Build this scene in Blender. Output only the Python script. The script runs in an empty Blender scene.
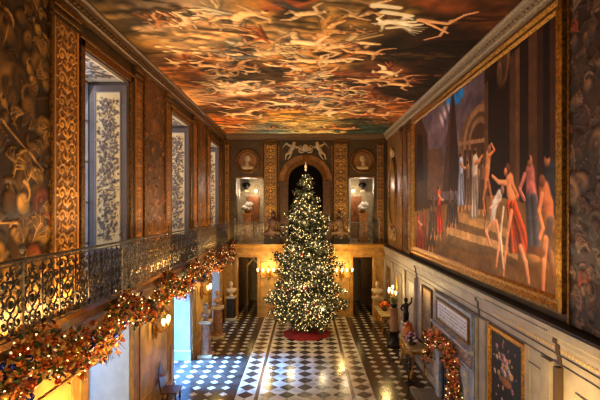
import bpy, bmesh, math, random
import numpy as np
from mathutils import Vector, Matrix
PI = math.pi
random.seed(7)
rng = np.random.default_rng(7)
C = bpy.context.scene.collection
S = bpy.context.scene

# ------------------------------------------------------------------ camera
cam = bpy.data.cameras.new('camera')
cam.lens = 25.8; cam.sensor_width = 36
cam.shift_x = -5/600; cam.shift_y = 8.5/600
co = bpy.data.objects.new('camera', cam); C.objects.link(co)
co.location = (0, 0, 5.4); co.rotation_euler = (PI/2, 0, 0)
S.camera = co

# ------------------------------------------------------------------ world, lights, exposure
w = bpy.data.worlds.new('sky'); S.world = w; w.use_nodes = True
w.node_tree.nodes['Background'].inputs[0].default_value = (0.55, 0.70, 1.0, 1)
w.node_tree.nodes['Background'].inputs[1].default_value = 1.2
S.view_settings.view_transform = 'Standard'; S.view_settings.look = 'None'
S.view_settings.exposure = 0.0; S.view_settings.gamma = 1.0
try: S.view_settings.use_curve_mapping = False
except Exception: pass

def area(name, loc, rot, sx, sy, power, col, spread=PI):
    l = bpy.data.lights.new(name, 'AREA'); l.shape = 'RECTANGLE'; l.size = sx; l.size_y = sy
    l.energy = power; l.color = col; l.spread = spread
    o = bpy.data.objects.new(name, l); C.objects.link(o); o.location = loc; o.rotation_euler = rot
    return o
def point(name, loc, power, col, r=0.08):
    l = bpy.data.lights.new(name, 'POINT'); l.energy = power; l.color = col; l.shadow_soft_size = r
    o = bpy.data.objects.new(name, l); C.objects.link(o); o.location = loc
    return o
def spot(name, loc, target, power, col, ang, blend=0.6, r=0.1):
    l = bpy.data.lights.new(name, 'SPOT'); l.energy = power; l.color = col; l.spot_size = ang; l.spot_blend = blend
    l.shadow_soft_size = r
    o = bpy.data.objects.new(name, l); C.objects.link(o); o.location = loc
    d = Vector(target)-Vector(loc); o.rotation_euler = d.to_track_quat('-Z', 'Y').to_euler()
    return o
COOL = (0.42, 0.62, 1.0); WARM = (1.0, 0.66, 0.22); SOFT = (1.0, 0.78, 0.50); NEUT = (1.0, 0.84, 0.70)
WINY = [(7.94, 10.02), (13.12, 15.33), (18.5, 20.55)]
for i, (a, b) in enumerate(WINY):        # daylight entering by the windows
    area('daylight_upper', (-5.6, (a+b)/2, 6.6), (0, -math.radians(66), 0), 3.6, b-a, 38, (0.92, 0.92, 1.0))
    if i != 1: area('daylight_lower', (-5.6, (a+b)/2, 2.1), (0, -math.radians(70), 0), 2.4, b-a, [110, 0, 60][i], (0.50, 0.70, 1.0))
area('sky_through_middle_doorway', (-6.3, 14.3, 3.3), (0, -math.radians(42), 0), 1.8, 1.9, 1500, (0.14, 0.42, 1.0), math.radians(48))
# added warm fill for the hall: one behind the viewer, three facing up
area('landing_fill', (0.0, -1.2, 7.0), (math.radians(80), 0, 0), 6.0, 2.5, 150, (1.0, 0.85, 0.60))  # soft fill panel added behind the viewer
area('left_ceiling_fill', (-3.3, 12.5, 4.95), (PI, 0, 0), 0.25, 15, 110, SOFT)  # added strip, brightens the ceiling from the left
area('right_ceiling_fill', (3.3, 12.5, 4.3), (PI, 0, 0), 0.25, 15, 70, SOFT)  # matching added strip, brightens the ceiling from the right
area('far_wall_fill', (0, 20.3, 4.2), (math.radians(150), 0, 0), 7, 0.3, 80, (1.0, 0.74, 0.34))  # added strip that warms the upper end wall
for y, ln, p in ((5.6, 3.6, 120), (11.57, 2.4, 80), (16.9, 2.4, 70), (20.9, .6, 10)):   # amber strip lights lying on the gallery floor
    area('gallery_lamp', (-3.80, y, 3.80), (PI, math.radians(-32), 0), 0.12, ln, p, WARM)

# ------------------------------------------------------------------ materials
def lin(c): 
    c = np.asarray(c, float)/255.0
    return np.where(c <= 0.04045, c/12.92, ((c+0.055)/1.055)**2.4)
def L3(c): 
    a = lin(c); return (float(a[0]), float(a[1]), float(a[2]), 1)
MATS = {}
def mat(name, col, rough=0.6, metal=0.0, noise=0.0, nscale=8.0, bump=0.0, bscale=20.0, emit=None, estr=0, spec=0.5, trans=0, col2=None):
    if name in MATS: return MATS[name]
    m = bpy.data.materials.new(name); m.use_nodes = True; nt = m.node_tree
    b = nt.nodes['Principled BSDF']
    b.inputs['Base Color'].default_value = L3(col); b.inputs['Roughness'].default_value = rough
    b.inputs['Metallic'].default_value = metal; b.inputs['Specular IOR Level'].default_value = spec
    b.inputs['Transmission Weight'].default_value = trans
    tc = nt.nodes.new('ShaderNodeTexCoord')
    if noise or col2:
        n = nt.nodes.new('ShaderNodeTexNoise'); n.inputs['Scale'].default_value = nscale; n.inputs['Detail'].default_value = 5
        nt.links.new(tc.outputs['Object'], n.inputs['Vector'])
        r = nt.nodes.new('ShaderNodeValToRGB'); r.color_ramp.elements[0].position = 0.35; r.color_ramp.elements[1].position = 0.65
        a = np.array(col, float); c2 = np.array(col2, float) if col2 else a*(1-noise)
        r.color_ramp.elements[0].color = L3(c2); r.color_ramp.elements[1].color = L3(a)
        nt.links.new(n.outputs[0], r.inputs[0]); nt.links.new(r.outputs[0], b.inputs['Base Color'])
    if bump:
        n2 = nt.nodes.new('ShaderNodeTexNoise'); n2.inputs['Scale'].default_value = bscale; n2.inputs['Detail'].default_value = 4
        nt.links.new(tc.outputs['Object'], n2.inputs['Vector'])
        bp = nt.nodes.new('ShaderNodeBump'); bp.inputs['Strength'].default_value = bump; bp.inputs['Distance'].default_value = 0.02
        nt.links.new(n2.outputs[0], bp.inputs['Height']); nt.links.new(bp.outputs[0], b.inputs['Normal'])
    if emit:
        b.inputs['Emission Color'].default_value = L3(emit); b.inputs['Emission Strength'].default_value = estr
        m.cycles.emission_sampling = 'NONE'
    MATS[name] = m; return m
def paintmat(name, rough=0.5, spec=0.4, gain=1.0, metal=0.0):
    if name in MATS: return MATS[name]
    m = bpy.data.materials.new(name); m.use_nodes = True; nt = m.node_tree; b = nt.nodes['Principled BSDF']
    a = nt.nodes.new('ShaderNodeVertexColor'); a.layer_name = 'paint'
    mx = nt.nodes.new('ShaderNodeVectorMath'); mx.operation = 'SCALE'; mx.inputs['Scale'].default_value = gain
    nt.links.new(a.outputs['Color'], mx.inputs[0]); nt.links.new(mx.outputs[0], b.inputs['Base Color'])
    b.inputs['Roughness'].default_value = rough; b.inputs['Specular IOR Level'].default_value = spec; b.inputs['Metallic'].default_value = metal
    MATS[name] = m; return m

M_paint = paintmat('oil_paint_on_plaster', 0.5, 0.35, 1.35)
M_mural = paintmat('mural_oil_paint', 0.6, 0.2, 1.4)
M_ceil = paintmat('ceiling_fresco', 0.75, 0.15, 2.6)
M_orn = paintmat('gilded_ornament', 0.42, 0.5, 1.4, 0.15)
M_iron = mat('wrought_iron', (96, 84, 76), 0.35, 0.35, noise=0.5, nscale=9)
M_irong = mat('gilded_iron', (176, 156, 130), 0.32, 0.4, noise=0.45, nscale=14)
M_gold = mat('gilding', (215, 150, 55), 0.32, 0.85, noise=0.4, nscale=18, bump=0.3, bscale=40)
M_goldd = mat('dark_gilding', (150, 98, 35), 0.4, 0.7, noise=0.5, nscale=22, bump=0.5, bscale=50)
M_brown = mat('brown_painted_wood', (86, 62, 28), 0.5, noise=0.35, nscale=3)
M_dbrown = mat('dark_brown_paint', (48, 28, 14), 0.45, noise=0.4, nscale=4)
M_ochre = mat('ochre_stone_paint', (196, 150, 80), 0.5, noise=0.25, nscale=2.5)
M_cream = mat('cream_marble', (205, 185, 150), 0.4, noise=0.2, nscale=2)
M_white = mat('grey_white_panelling', (168, 156, 146), 0.45, noise=0.15, nscale=3, bump=0.1, bscale=8)
M_slate = mat('dark_ledge_top', (44, 36, 34), 0.5, noise=0.3, nscale=5)
M_jamb = mat('pale_jamb_paint', (180, 185, 190), 0.5, noise=0.08, nscale=3)
M_marb = mat('blue_grey_marble', (128, 148, 184), 0.25, noise=0.55, nscale=5, col2=(196, 188, 186))
M_insc = mat('white_marble_tablet', (228, 234, 250), 0.3, noise=0.08, nscale=6)
M_stat = mat('statuary_marble', (225, 200, 160), 0.35, noise=0.15, nscale=6)
M_ped = mat('pedestal_marble', (170, 120, 85), 0.3, noise=0.35, nscale=8)
M_bronze = mat('dark_bronze', (52, 46, 50), 0.3, 0.7, noise=0.4, nscale=10)
M_fir = mat('pale_fir_needles', (74, 80, 42), 0.6, noise=0.45, nscale=6)
M_green = mat('fir_needles', (44, 62, 28), 0.6, noise=0.5, nscale=6)
M_bark = mat('bark', (60, 42, 26), 0.9, noise=0.4, nscale=12)
M_red = mat('red_velvet', (150, 12, 18), 0.8, noise=0.3, nscale=6)
M_glass = bpy.data.materials.new('window_glass'); M_glass.use_nodes = True
_n = M_glass.node_tree; _n.nodes.clear(); _o = _n.nodes.new('ShaderNodeOutputMaterial'); _m = _n.nodes.new('ShaderNodeMixShader'); _t = _n.nodes.new('ShaderNodeBsdfTransparent'); _g = _n.nodes.new('ShaderNodeBsdfGlossy')
_t.inputs[0].default_value = (0.93, 0.96, 1, 1); _g.inputs['Roughness'].default_value = 0.03; _m.inputs[0].default_value = 0.08
_n.links.new(_t.outputs[0], _m.inputs[1]); _n.links.new(_g.outputs[0], _m.inputs[2]); _n.links.new(_m.outputs[0], _o.inputs[0])
M_candle = mat('frosted_lamp_glass', (255, 230, 180), 0.4, emit=(255, 220, 150), estr=4)
M_fairy = mat('fairy_light_glass', (255, 235, 190), 0.4, emit=(255, 214, 140), estr=2.6)
M_fairy2 = mat('garland_light_glass', (255, 215, 150), 0.4, emit=(255, 215, 140), estr=3.5)
M_tip = mat('frosted_cream_sprig', (240, 232, 200), 0.6, noise=0.3, nscale=30)
M_wood = mat('carved_walnut', (78, 40, 22), 0.35, noise=0.4, nscale=9, bump=0.3)
M_black = mat('black_void_stone', (14, 12, 12), 0.5, noise=0.3)

# ------------------------------------------------------------------ mesh helpers
class MB:
    def __init__(s): s.v = []; s.f = []
    def add(s, vs, fs):
        n = len(s.v); s.v += [tuple(v) for v in vs]; s.f += [tuple(i+n for i in f) for f in fs]
    def box(s, x0, x1, y0, y1, z0, z1):
        vs = [(x, y, z) for x in (x0, x1) for y in (y0, y1) for z in (z0, z1)]
        s.add(vs, [(0,1,3,2),(4,6,7,5),(0,4,5,1),(2,3,7,6),(0,2,6,4),(1,5,7,3)]); return s
    def tube(s, pts, r, n=6, closed=False, r1=None):
        pts = [Vector(p) for p in pts]; N = len(pts); rings = []
        up = Vector((0, 0, 1))
        for i, p in enumerate(pts):
            if closed: t = pts[(i+1) % N]-pts[i-1]
            else: t = pts[min(i+1, N-1)]-pts[max(i-1, 0)]
            if t.length < 1e-9: t = Vector((0, 0, 1))
            t.normalize()
            a = up if abs(t.dot(up)) < 0.93 else Vector((1, 0, 0))
            if i and rings: a = prev
            u = a-t*a.dot(t)
            if u.length < 1e-6: u = t.orthogonal()
            u.normalize(); vv = t.cross(u); prev = u
            rr = r if r1 is None else r+(r1-r)*i/max(1, N-1)
            rings.append([p+(u*math.cos(2*PI*k/n)+vv*math.sin(2*PI*k/n))*rr for k in range(n)])
        vs = [q for rg in rings for q in rg]; fs = []
        for i in range(N if closed else N-1):
            j = (i+1) % N
            for k in range(n):
                fs.append((i*n+k, i*n+(k+1) % n, j*n+(k+1) % n, j*n+k))
        if not closed:
            fs.append(tuple(range(n-1, -1, -1))); fs.append(tuple((N-1)*n+k for k in range(n)))
        s.add(vs, fs); return s
    def lathe(s, prof, cx=0, cy=0, cz=0, n=16, sx=1, sy=1):
        vs = []; fs = []
        for (r, z) in prof:
            for k in range(n):
                a = 2*PI*k/n; vs.append((cx+r*sx*math.cos(a), cy+r*sy*math.sin(a), cz+z))
        for i in range(len(prof)-1):
            for k in range(n):
                fs.append((i*n+k, i*n+(k+1) % n, (i+1)*n+(k+1) % n, (i+1)*n+k))
        fs.append(tuple(range(n-1, -1, -1))); fs.append(tuple((len(prof)-1)*n+k for k in range(n)))
        s.add(vs, fs); return s
    def ball(s, c, r, n=8, m=6, sc=(1, 1, 1)):
        prof = [(r*math.sin(PI*(i+0.02)/(m+0.04)), -r*math.cos(PI*(i+0.02)/(m+0.04))) for i in range(m+1)]
        vs = []; fs = []
        for (q, z) in prof:
            for k in range(n):
                a = 2*PI*k/n; vs.append((c[0]+q*sc[0]*math.cos(a), c[1]+q*sc[1]*math.sin(a), c[2]+z*sc[2]))
        for i in range(m):
            for k in range(n):
                fs.append((i*n+k, i*n+(k+1) % n, (i+1)*n+(k+1) % n, (i+1)*n+k))
        fs.append(tuple(range(n-1, -1, -1))); fs.append(tuple(m*n+k for k in range(n)))
        s.add(vs, fs); return s
    def prism(s, pts, f0, f1):
        """pts 2D polygon; f0,f1 functions mapping (a,b)->3D at both ends"""
        n = len(pts); vs = [f0(*p) for p in pts]+[f1(*p) for p in pts]
        fs = [tuple(range(n-1, -1, -1)), tuple(range(n, 2*n))]
        for i in range(n): j = (i+1) % n; fs.append((i, j, n+j, n+i))
        s.add(vs, fs); return s
    def profy(s, prof, y0, y1):       # (x,z) profile swept along y
        return s.prism(prof, lambda a, b: (a, y0, b), lambda a, b: (a, y1, b))
    def profx(s, prof, x0, x1):       # (y,z) profile swept along x
        return s.prism(prof, lambda a, b: (x0, a, b), lambda a, b: (x1, a, b))
    def build(s, name, m, parent=None, smooth=False, loc=None, bevel=0):
        me = bpy.data.meshes.new(name); me.from_pydata(s.v, [], s.f)
        bm = bmesh.new(); bm.from_mesh(me); bmesh.ops.recalc_face_normals(bm, faces=bm.faces); bm.to_mesh(me); bm.free()
        if smooth: me.polygons.foreach_set('use_smooth', [True]*len(me.polygons))
        me.materials.append(m); o = bpy.data.objects.new(name, me); C.objects.link(o)
        if parent: o.parent = parent
        if loc is not None: o.location = loc
        if bevel:
            b = o.modifiers.new('bevel', 'BEVEL'); b.width = bevel; b.segments = 2; b.limit_method = 'ANGLE'
        return o
def tag(o, label=None, cat=None, group=None, kind=None):
    if label: o['label'] = label
    if cat: o['category'] = cat
    if group: o['group'] = group
    if kind: o['kind'] = kind
    return o
def thing(name, label, cat, loc=(0, 0, 0), group=None, rz=0):
    o = bpy.data.objects.new(name, None); C.objects.link(o); o.location = loc; o.rotation_euler = (0, 0, rz)
    o.empty_display_size = 0.1
    return tag(o, label, cat, group)
def struct(name, mb, m, bevel=0):
    o = mb.build(name, m, bevel=bevel); o['kind'] = 'structure'; return o
def dup(root, loc, label=None, rz=None):
    r = root.copy(); C.objects.link(r); r.location = loc
    if rz is not None: r.rotation_euler = (0, 0, rz)
    if label: r['label'] = label
    for ch in list(root.children):
        c = ch.copy(); C.objects.link(c); c.parent = r
        for g in ch.children:
            d = g.copy(); C.objects.link(d); d.parent = c
    return r
def blob(name, parts, m, parent=None, voxel=0.02, loc=None):
    """one continuous surface grown from capsules (p0,p1,r0,r1)"""
    mb = MB()
    for p0, p1, r0, r1 in parts:
        p0 = Vector(p0); p1 = Vector(p1); d = (p1-p0).length
        k = max(2, int(d/(min(r0, r1)*0.45))+1)
        for i in range(k+1):
            t = i/k; mb.ball(p0.lerp(p1, t), r0+(r1-r0)*t, 10, 7)
    o = mb.build(name, m, parent, smooth=True, loc=loc)
    r = o.modifiers.new('skin', 'REMESH'); r.mode = 'VOXEL'; r.voxel_size = voxel; r.use_smooth_shade = True
    s = o.modifiers.new('soft', 'SMOOTH'); s.iterations = 3; s.factor = 0.5
    return o

# ------------------------------------------------------------------ painting helpers (murals, carved and painted ornament)
def vnoise(u, v, sc, seed=0):
    r = np.random.default_rng(seed); G = r.random((64, 64))
    x = u/sc+100; y = v/sc+100; xi = np.floor(x).astype(int); yi = np.floor(y).astype(int)
    fx = x-xi; fy = y-yi; fx = fx*fx*(3-2*fx); fy = fy*fy*(3-2*fy)
    g = lambda a, b: G[a % 64, b % 64]
    return (g(xi, yi)*(1-fx)*(1-fy)+g(xi+1, yi)*fx*(1-fy)+g(xi, yi+1)*(1-fx)*fy+g(xi+1, yi+1)*fx*fy)
def fbm(u, v, sc, seed=0, o=4):
    t = 0; a = 0.5
    for k in range(o): t = t+a*vnoise(u, v, sc/2**k, seed+k); a *= 0.5
    return t/(1-0.5**o)
class Canvas:
    def __init__(s, W, H, res, base):
        s.W, s.H = W, H; nx = int(W/res)+2; ny = int(H/res)+2
        s.us = np.linspace(0, W, nx); s.vs = np.linspace(0, H, ny)
        s.u, s.v = np.meshgrid(s.us, s.vs); s.c = np.zeros((ny, nx, 3))+np.array(base, float); s.h = np.zeros((ny, nx))
    def _win(s, u0, u1, v0, v1):
        i0, i1 = np.searchsorted(s.us, [u0, u1]); j0, j1 = np.searchsorted(s.vs, [v0, v1])
        return (slice(j0, j1), slice(i0, i1)) if i1 > i0 and j1 > j0 else None
    def ell(s, cx, cy, a, b, ang, col, hgt=0.0, soft=0.25, model=0.0):
        R = max(a, b); w = s._win(cx-R, cx+R, cy-R, cy+R)
        if not w: return
        du = s.u[w]-cx; dv = s.v[w]-cy; ca, sa = math.cos(ang), math.sin(ang)
        p = (du*ca+dv*sa)/a; q = (-du*sa+dv*ca)/b; d = np.sqrt(p*p+q*q)
        al = np.clip((1-d)/soft, 0, 1)[..., None]; cc = np.array(col, float)
        if model: cc = cc*(1+model*np.clip((dv*0.8-du*0.6)/R, -1, 1)[..., None])
        s.c[w] = s.c[w]*(1-al)+cc*al
        if hgt: s.h[w] = np.maximum(s.h[w], hgt*np.sqrt(np.clip(1-d*d, 0, 1)))
    def stroke(s, pts, w0, w1, col, hgt=0.0, soft=0.3, model=0.0):
        n = len(pts)-1
        for i in range(n):
            (x0, y0), (x1, y1) = pts[i], pts[i+1]; ra = w0+(w1-w0)*i/n; rb = w0+(w1-w0)*(i+1)/n; R = max(ra, rb)
            w = s._win(min(x0, x1)-R, max(x0, x1)+R, min(y0, y1)-R, max(y0, y1)+R)
            if not w: continue
            dx, dy = x1-x0, y1-y0; L = dx*dx+dy*dy+1e-9
            t = np.clip(((s.u[w]-x0)*dx+(s.v[w]-y0)*dy)/L, 0, 1)
            qx = s.u[w]-x0-t*dx; qy = s.v[w]-y0-t*dy; d = np.sqrt(qx*qx+qy*qy)/(ra+(rb-ra)*t)
            al = np.clip((1-d)/soft, 0, 1)[..., None]; cc = np.array(col, float)
            if model: cc = cc*(1+model*np.clip((qy*0.8-qx*0.6)/R, -1, 1)[..., None])
            s.c[w] = s.c[w]*(1-al)+cc*al
            if hgt: s.h[w] = np.maximum(s.h[w], hgt*np.sqrt(np.clip(1-d*d, 0, 1)))
    def poly(s, pts, col):
        P = np.array(pts); w = s._win(P[:, 0].min(), P[:, 0].max(), P[:, 1].min(), P[:, 1].max())
        if not w: return
        U, V = s.u[w], s.v[w]; ins = np.zeros(U.shape, bool); n = len(P)
        for i in range(n):
            x0, y0 = P[i]; x1, y1 = P[(i+1) % n]
            if y0 == y1: continue
            c = ((y0 > V) != (y1 > V)) & (U < (x1-x0)*(V-y0)/(y1-y0)+x0); ins ^= c
        s.c[w] = np.where(ins[..., None], np.array(col, float), s.c[w])
    def grain(s, sc, amp, seed=1, sc2=None):
        s.c *= (1+amp*(fbm(s.u, s.v*(sc/(sc2 or sc)), sc, seed)-0.5)*2)[..., None]
    def mesh(s, name, org, U, V, N, m, parent=None, uv2=None, back=0.03):
        org, U, V, N = map(np.array, (org, U, V, N)); ny, nx = s.u.shape
        P = org+s.u[..., None]*U+s.v[..., None]*V+s.h[..., None]*N
        P = P.reshape(-1, 3); idx = np.arange(nx*ny).reshape(ny, nx)
        F = np.stack([idx[:-1, :-1], idx[:-1, 1:], idx[1:, 1:], idx[1:, :-1]], -1).reshape(-1, 4)
        # a solid backing so the panel has thickness
        rim = np.concatenate([idx[0, :], idx[1:, -1], idx[-1, -2::-1], idx[-2:0:-1, 0]])
        nb = len(P); PB = P[rim]-N*back-(s.h.reshape(-1)[rim])[:, None]*N; P2 = np.concatenate([P, PB])
        k = len(rim); F2 = [(int(rim[i]), nb+i, nb+(i+1) % k, int(rim[(i+1) % k])) for i in range(k)]
        me = bpy.data.meshes.new(name)
        me.from_pydata(P2.tolist(), [], F.tolist()+F2)
        a = me.color_attributes.new('paint', 'FLOAT_COLOR', 'POINT')
        cl = lin(np.clip(s.c, 0, 255)).reshape(-1, 3)
        full = np.ones((len(P2), 4)); full[:nb, :3] = cl; full[nb:, :3] = cl[rim]
        a.data.foreach_set('color', full.astype(np.float32).ravel())
        me.polygons.foreach_set('use_smooth', [True]*len(F)+[False]*len(F2))
        me.materials.append(m); me.update()
        o = bpy.data.objects.new(name, me); C.objects.link(o)
        if parent: o.parent = parent
        return o
def spiral(cx, cy, R, a0, turns, sgn=1, n=22, r_end=0.12):
    return [(cx+R*(1-(1-r_end)*t/n)*math.cos(a0+sgn*2*PI*turns*t/n), cy+R*(1-(1-r_end)*t/n)*math.sin(a0+sgn*2*PI*turns*t/n)) for t in range(n+1)]
def arabesque(cv, x0, x1, z0, z1, hi, lo, hgt=0.018, step=None, seed=0):
    """carved acanthus scrolls climbing a strip"""
    r = random.Random(seed); cx = (x0+x1)/2; W = x1-x0; st = step or W*0.62; z = z0; hi = np.array(hi, float); dk = hi*0.36
    for lay in (0, 1):
        z = z0; k2 = 0
        while z < z1-st*.3:
            ex = W*0.022 if lay == 0 else 0; col = dk if lay == 0 else hi*(1+.12*math.sin(k2*2.1)); h = 0 if lay == 0 else hgt; k2 += 1
            rs = random.Random(seed*77+k2)
            for sg in (-1, 1):
                R = W*0.19; c = (cx+sg*W*0.25, z+st*0.5)
                cv.stroke(spiral(c[0], c[1], R, (PI if sg > 0 else 0), 1.3, -sg, 16), W*0.045+ex, W*0.028+ex, col, h, 0.5)
                cv.ell(c[0], c[1], W*0.06+ex, W*0.06+ex, 0, col, h*1.2)
                for k in range(7):
                    a = k*2*PI/7+rs.random(); lx = c[0]+R*1.2*math.cos(a); ly = c[1]+R*1.2*math.sin(a)
                    if x0 < lx < x1: cv.ell(lx, ly, W*0.075+ex, W*0.03+ex, a+rs.uniform(-.5, .5), col, h)
                cv.ell(cx+sg*W*0.13, z+st*0.05, W*0.11+ex, W*0.04+ex, sg*0.6, col, h)
                cv.ell(cx+sg*W*0.38, z+st*0.02, W*0.09+ex, W*0.035+ex, -sg*0.7, col, h)
            cv.ell(cx, z+st*0.05, W*0.08+ex, W*0.13+ex, 0, col, h*1.3); cv.ell(cx, z+st*0.5, W*0.045+ex, W*0.17+ex, 0, col, h)
            z += st
def trophies(cv, hi, lo, n=60, seed=0, smin=0.12, smax=0.38, reds=0.08, hgt=0.02):
    """painted trophies: heaped shields, helmets, plumes, spears and drapery"""
    r = random.Random(seed); hi = np.array(hi, float); lo = np.array(lo, float); n = int(n*3.2)
    for i in range(n):
        x = r.uniform(0, cv.W); y = cv.H*(1-(i+0.5)/n)+r.uniform(-0.3, 0.3); k = r.random(); s = r.uniform(smin, smax)*r.uniform(.55, 1); a = r.uniform(0, PI)
        col = lo+(hi-lo)*r.uniform(0.12, 0.8)**1.3
        if r.random() < reds*.7: col = np.array((140, 62, 34))*r.uniform(0.6, 1.0)
        if k < 0.2:
            cv.ell(x, y, s*1.12, s*0.84, a, lo*0.45, 0, .6); cv.ell(x, y, s*0.93, s*0.66, a, col*.8, hgt, 0.25, 0.5)
            cv.ell(x, y, s*0.7, s*0.5, a, col*1.05, 0, 0.3, 0.5); cv.ell(x, y, s*0.5, s*0.34, a, col*.75, 0, .4, .4); cv.ell(x, y, s*0.18, s*0.14, a, col*1.25, hgt*1.3, 0.5, 0.4)
        elif k < 0.66:
            m = r.choice((-1, 1)); c2 = r.uniform(.2, .9)*m
            cv.ell(x+s*.5*math.cos(a), y+s*.5*math.sin(a), s*.75, s*.4, a, lo*.5, 0, .9)
            for t in range(8):
                b = a+(t-4)*0.16; cv.stroke([(x, y), (x+s*0.5*math.cos(b), y+s*0.5*math.sin(b)), (x+s*0.9*math.cos(b+c2*.3), y+s*0.9*math.sin(b+c2*.3)), (x+s*1.05*math.cos(b+c2), y+s*1.05*math.sin(b+c2))], s*0.075, s*0.02, col*(0.7+0.13*((t*2) % 5)), hgt*0.7, 0.6, 0.4)
        elif k < 0.74:
            cv.stroke([(x-s*1.2*math.cos(a), y-s*1.2*math.sin(a)), (x+s*1.2*math.cos(a), y+s*1.2*math.sin(a))], s*0.045, s*0.03, col*1.1, hgt*0.6, .5)
        else:
            cv.ell(x, y, s*0.62, s*0.7, a*0.3, lo*.5, 0, .7); cv.ell(x, y, s*0.42, s*0.52, a*0.3, col, hgt*1.3, 0.4, 0.6)
            cv.stroke(spiral(x, y+s*0.35, s*0.5, a, 0.8, r.choice((-1, 1)), 10), s*0.1, s*0.04, col*1.15, hgt, 0.6, 0.5)
            cv.stroke([(x-s*.3, y-s*.3), (x, y-s*.42), (x+s*.3, y-s*.25)], s*.06, s*.03, lo*.6, 0, .6)
def figure(cv, x, y, s, a, flesh, robe, seed=0):
    """a painted figure of height s, spine along angle a"""
    r = random.Random(seed); f = np.array(flesh, float); R = np.array(robe, float)
    ca, sa = math.cos(a), math.sin(a); mir = r.choice((-1, 1))
    def P(p, q): q *= mir; return (x+s*(p*ca-q*sa), y+s*(p*sa+q*ca))
    dk = np.minimum(R, f)*0.32+8
    b1, b2 = r.uniform(0.0, 0.22), r.uniform(-0.2, 0.12); bend = r.uniform(-.06, .06)
    # drapery: a dark underlayer, then curling folds
    c0 = P(-0.08, -0.12*b1); cv.ell(*P(-0.12, 0.02), s*.36, s*.2, a+r.uniform(-.4, .4), dk, 0, 0.9)
    n = r.randint(4, 6); e = r.uniform(.15, .4)*r.choice((-1, 1))
    for t in range(n):
        o = (t-n/2)*.05
        cv.stroke([P(0.06, o*.5), P(-0.08, o+e*.35), P(-0.2, o*1.2+e*.9), P(-.28-.05*t, o*1.5+e*1.15)], s*0.055, s*0.018, R*(0.55+0.11*((t*2) % 5)), 0, 0.7, 0.4)
    kn = r.uniform(.6, .95)
    L1 = [P(-0.04, 0.04), P(-0.12, 0.06+b1*.6), P(-0.2*kn, 0.09+b1*1.3), P(-.27*kn, .06+b1*.8), P(-0.36*kn, 0.03+b1*.3)]
    L2 = [P(-0.04, -0.04), P(-0.14, -0.08+b2*.4), P(-0.23, -0.1+b2*.7), P(-.33, -.06+b2), P(-0.4, -0.04+b2*1.2)]
    for L_, m in ((L1, .82), (L2, 1.0)):
        cv.stroke(L_, s*0.12, s*0.05, dk, 0, 0.9); cv.stroke(L_, s*0.078, s*0.026, f*m, 0, 0.5, 0.6)
    T = [P(-0.06, 0), P(0.04, bend), P(0.14, bend*1.3), P(0.25, bend*.5)]
    cv.stroke(T, s*0.11, s*0.12, dk, 0, 0.9); cv.stroke(T, s*0.088, s*0.105, f, 0, 0.4, 0.6); cv.ell(*P(.12, bend), s*.05, s*.035, a, f*1.08, 0, .9)
    for sg in (-1, 1):
        q = r.uniform(-.1, .16); q2 = r.uniform(-.12, .2)
        A = [P(0.25, sg*0.07), P(0.22+q*.6, sg*0.16), P(.2+q, sg*.2), P(0.2+q+q2*.6, sg*(0.28)), P(.2+q+q2, sg*.31)]
        cv.stroke(A, s*0.045, s*0.022, dk, 0, 0.9); cv.stroke(A, s*0.042, s*0.018, f*(.95 if sg > 0 else .8), 0, 0.45, 0.4)
    cv.stroke([P(.27, .0), P(.33, .01)], s*.035, s*.03, f*.8, 0, .5)
    cv.ell(*P(0.385, 0.015), s*0.062, s*0.054, a, f*0.97, 0, 0.35, 0.4); cv.ell(*P(0.41, 0.0), s*0.045, s*0.042, a, (82, 46, 22), 0, 0.6)
    if r.random() < 0.6: cv.stroke([P(0.18, 0.07), P(0.08, 0.0), P(-0.02, -0.08), P(-.1, .05)], s*0.035, s*0.055, R*.9, 0, 0.6, 0.5)

def pxfloor(x, y, Z=0.0):
    Y = 430*(5.4-Z)/(y-208.5); return ((x-305)*Y/430, Y)

# ================================================================== STRUCTURE
XW = 4.1; YF = 21.4; ZC = 9.1; ZG = 3.66; YN = -2.0
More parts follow.
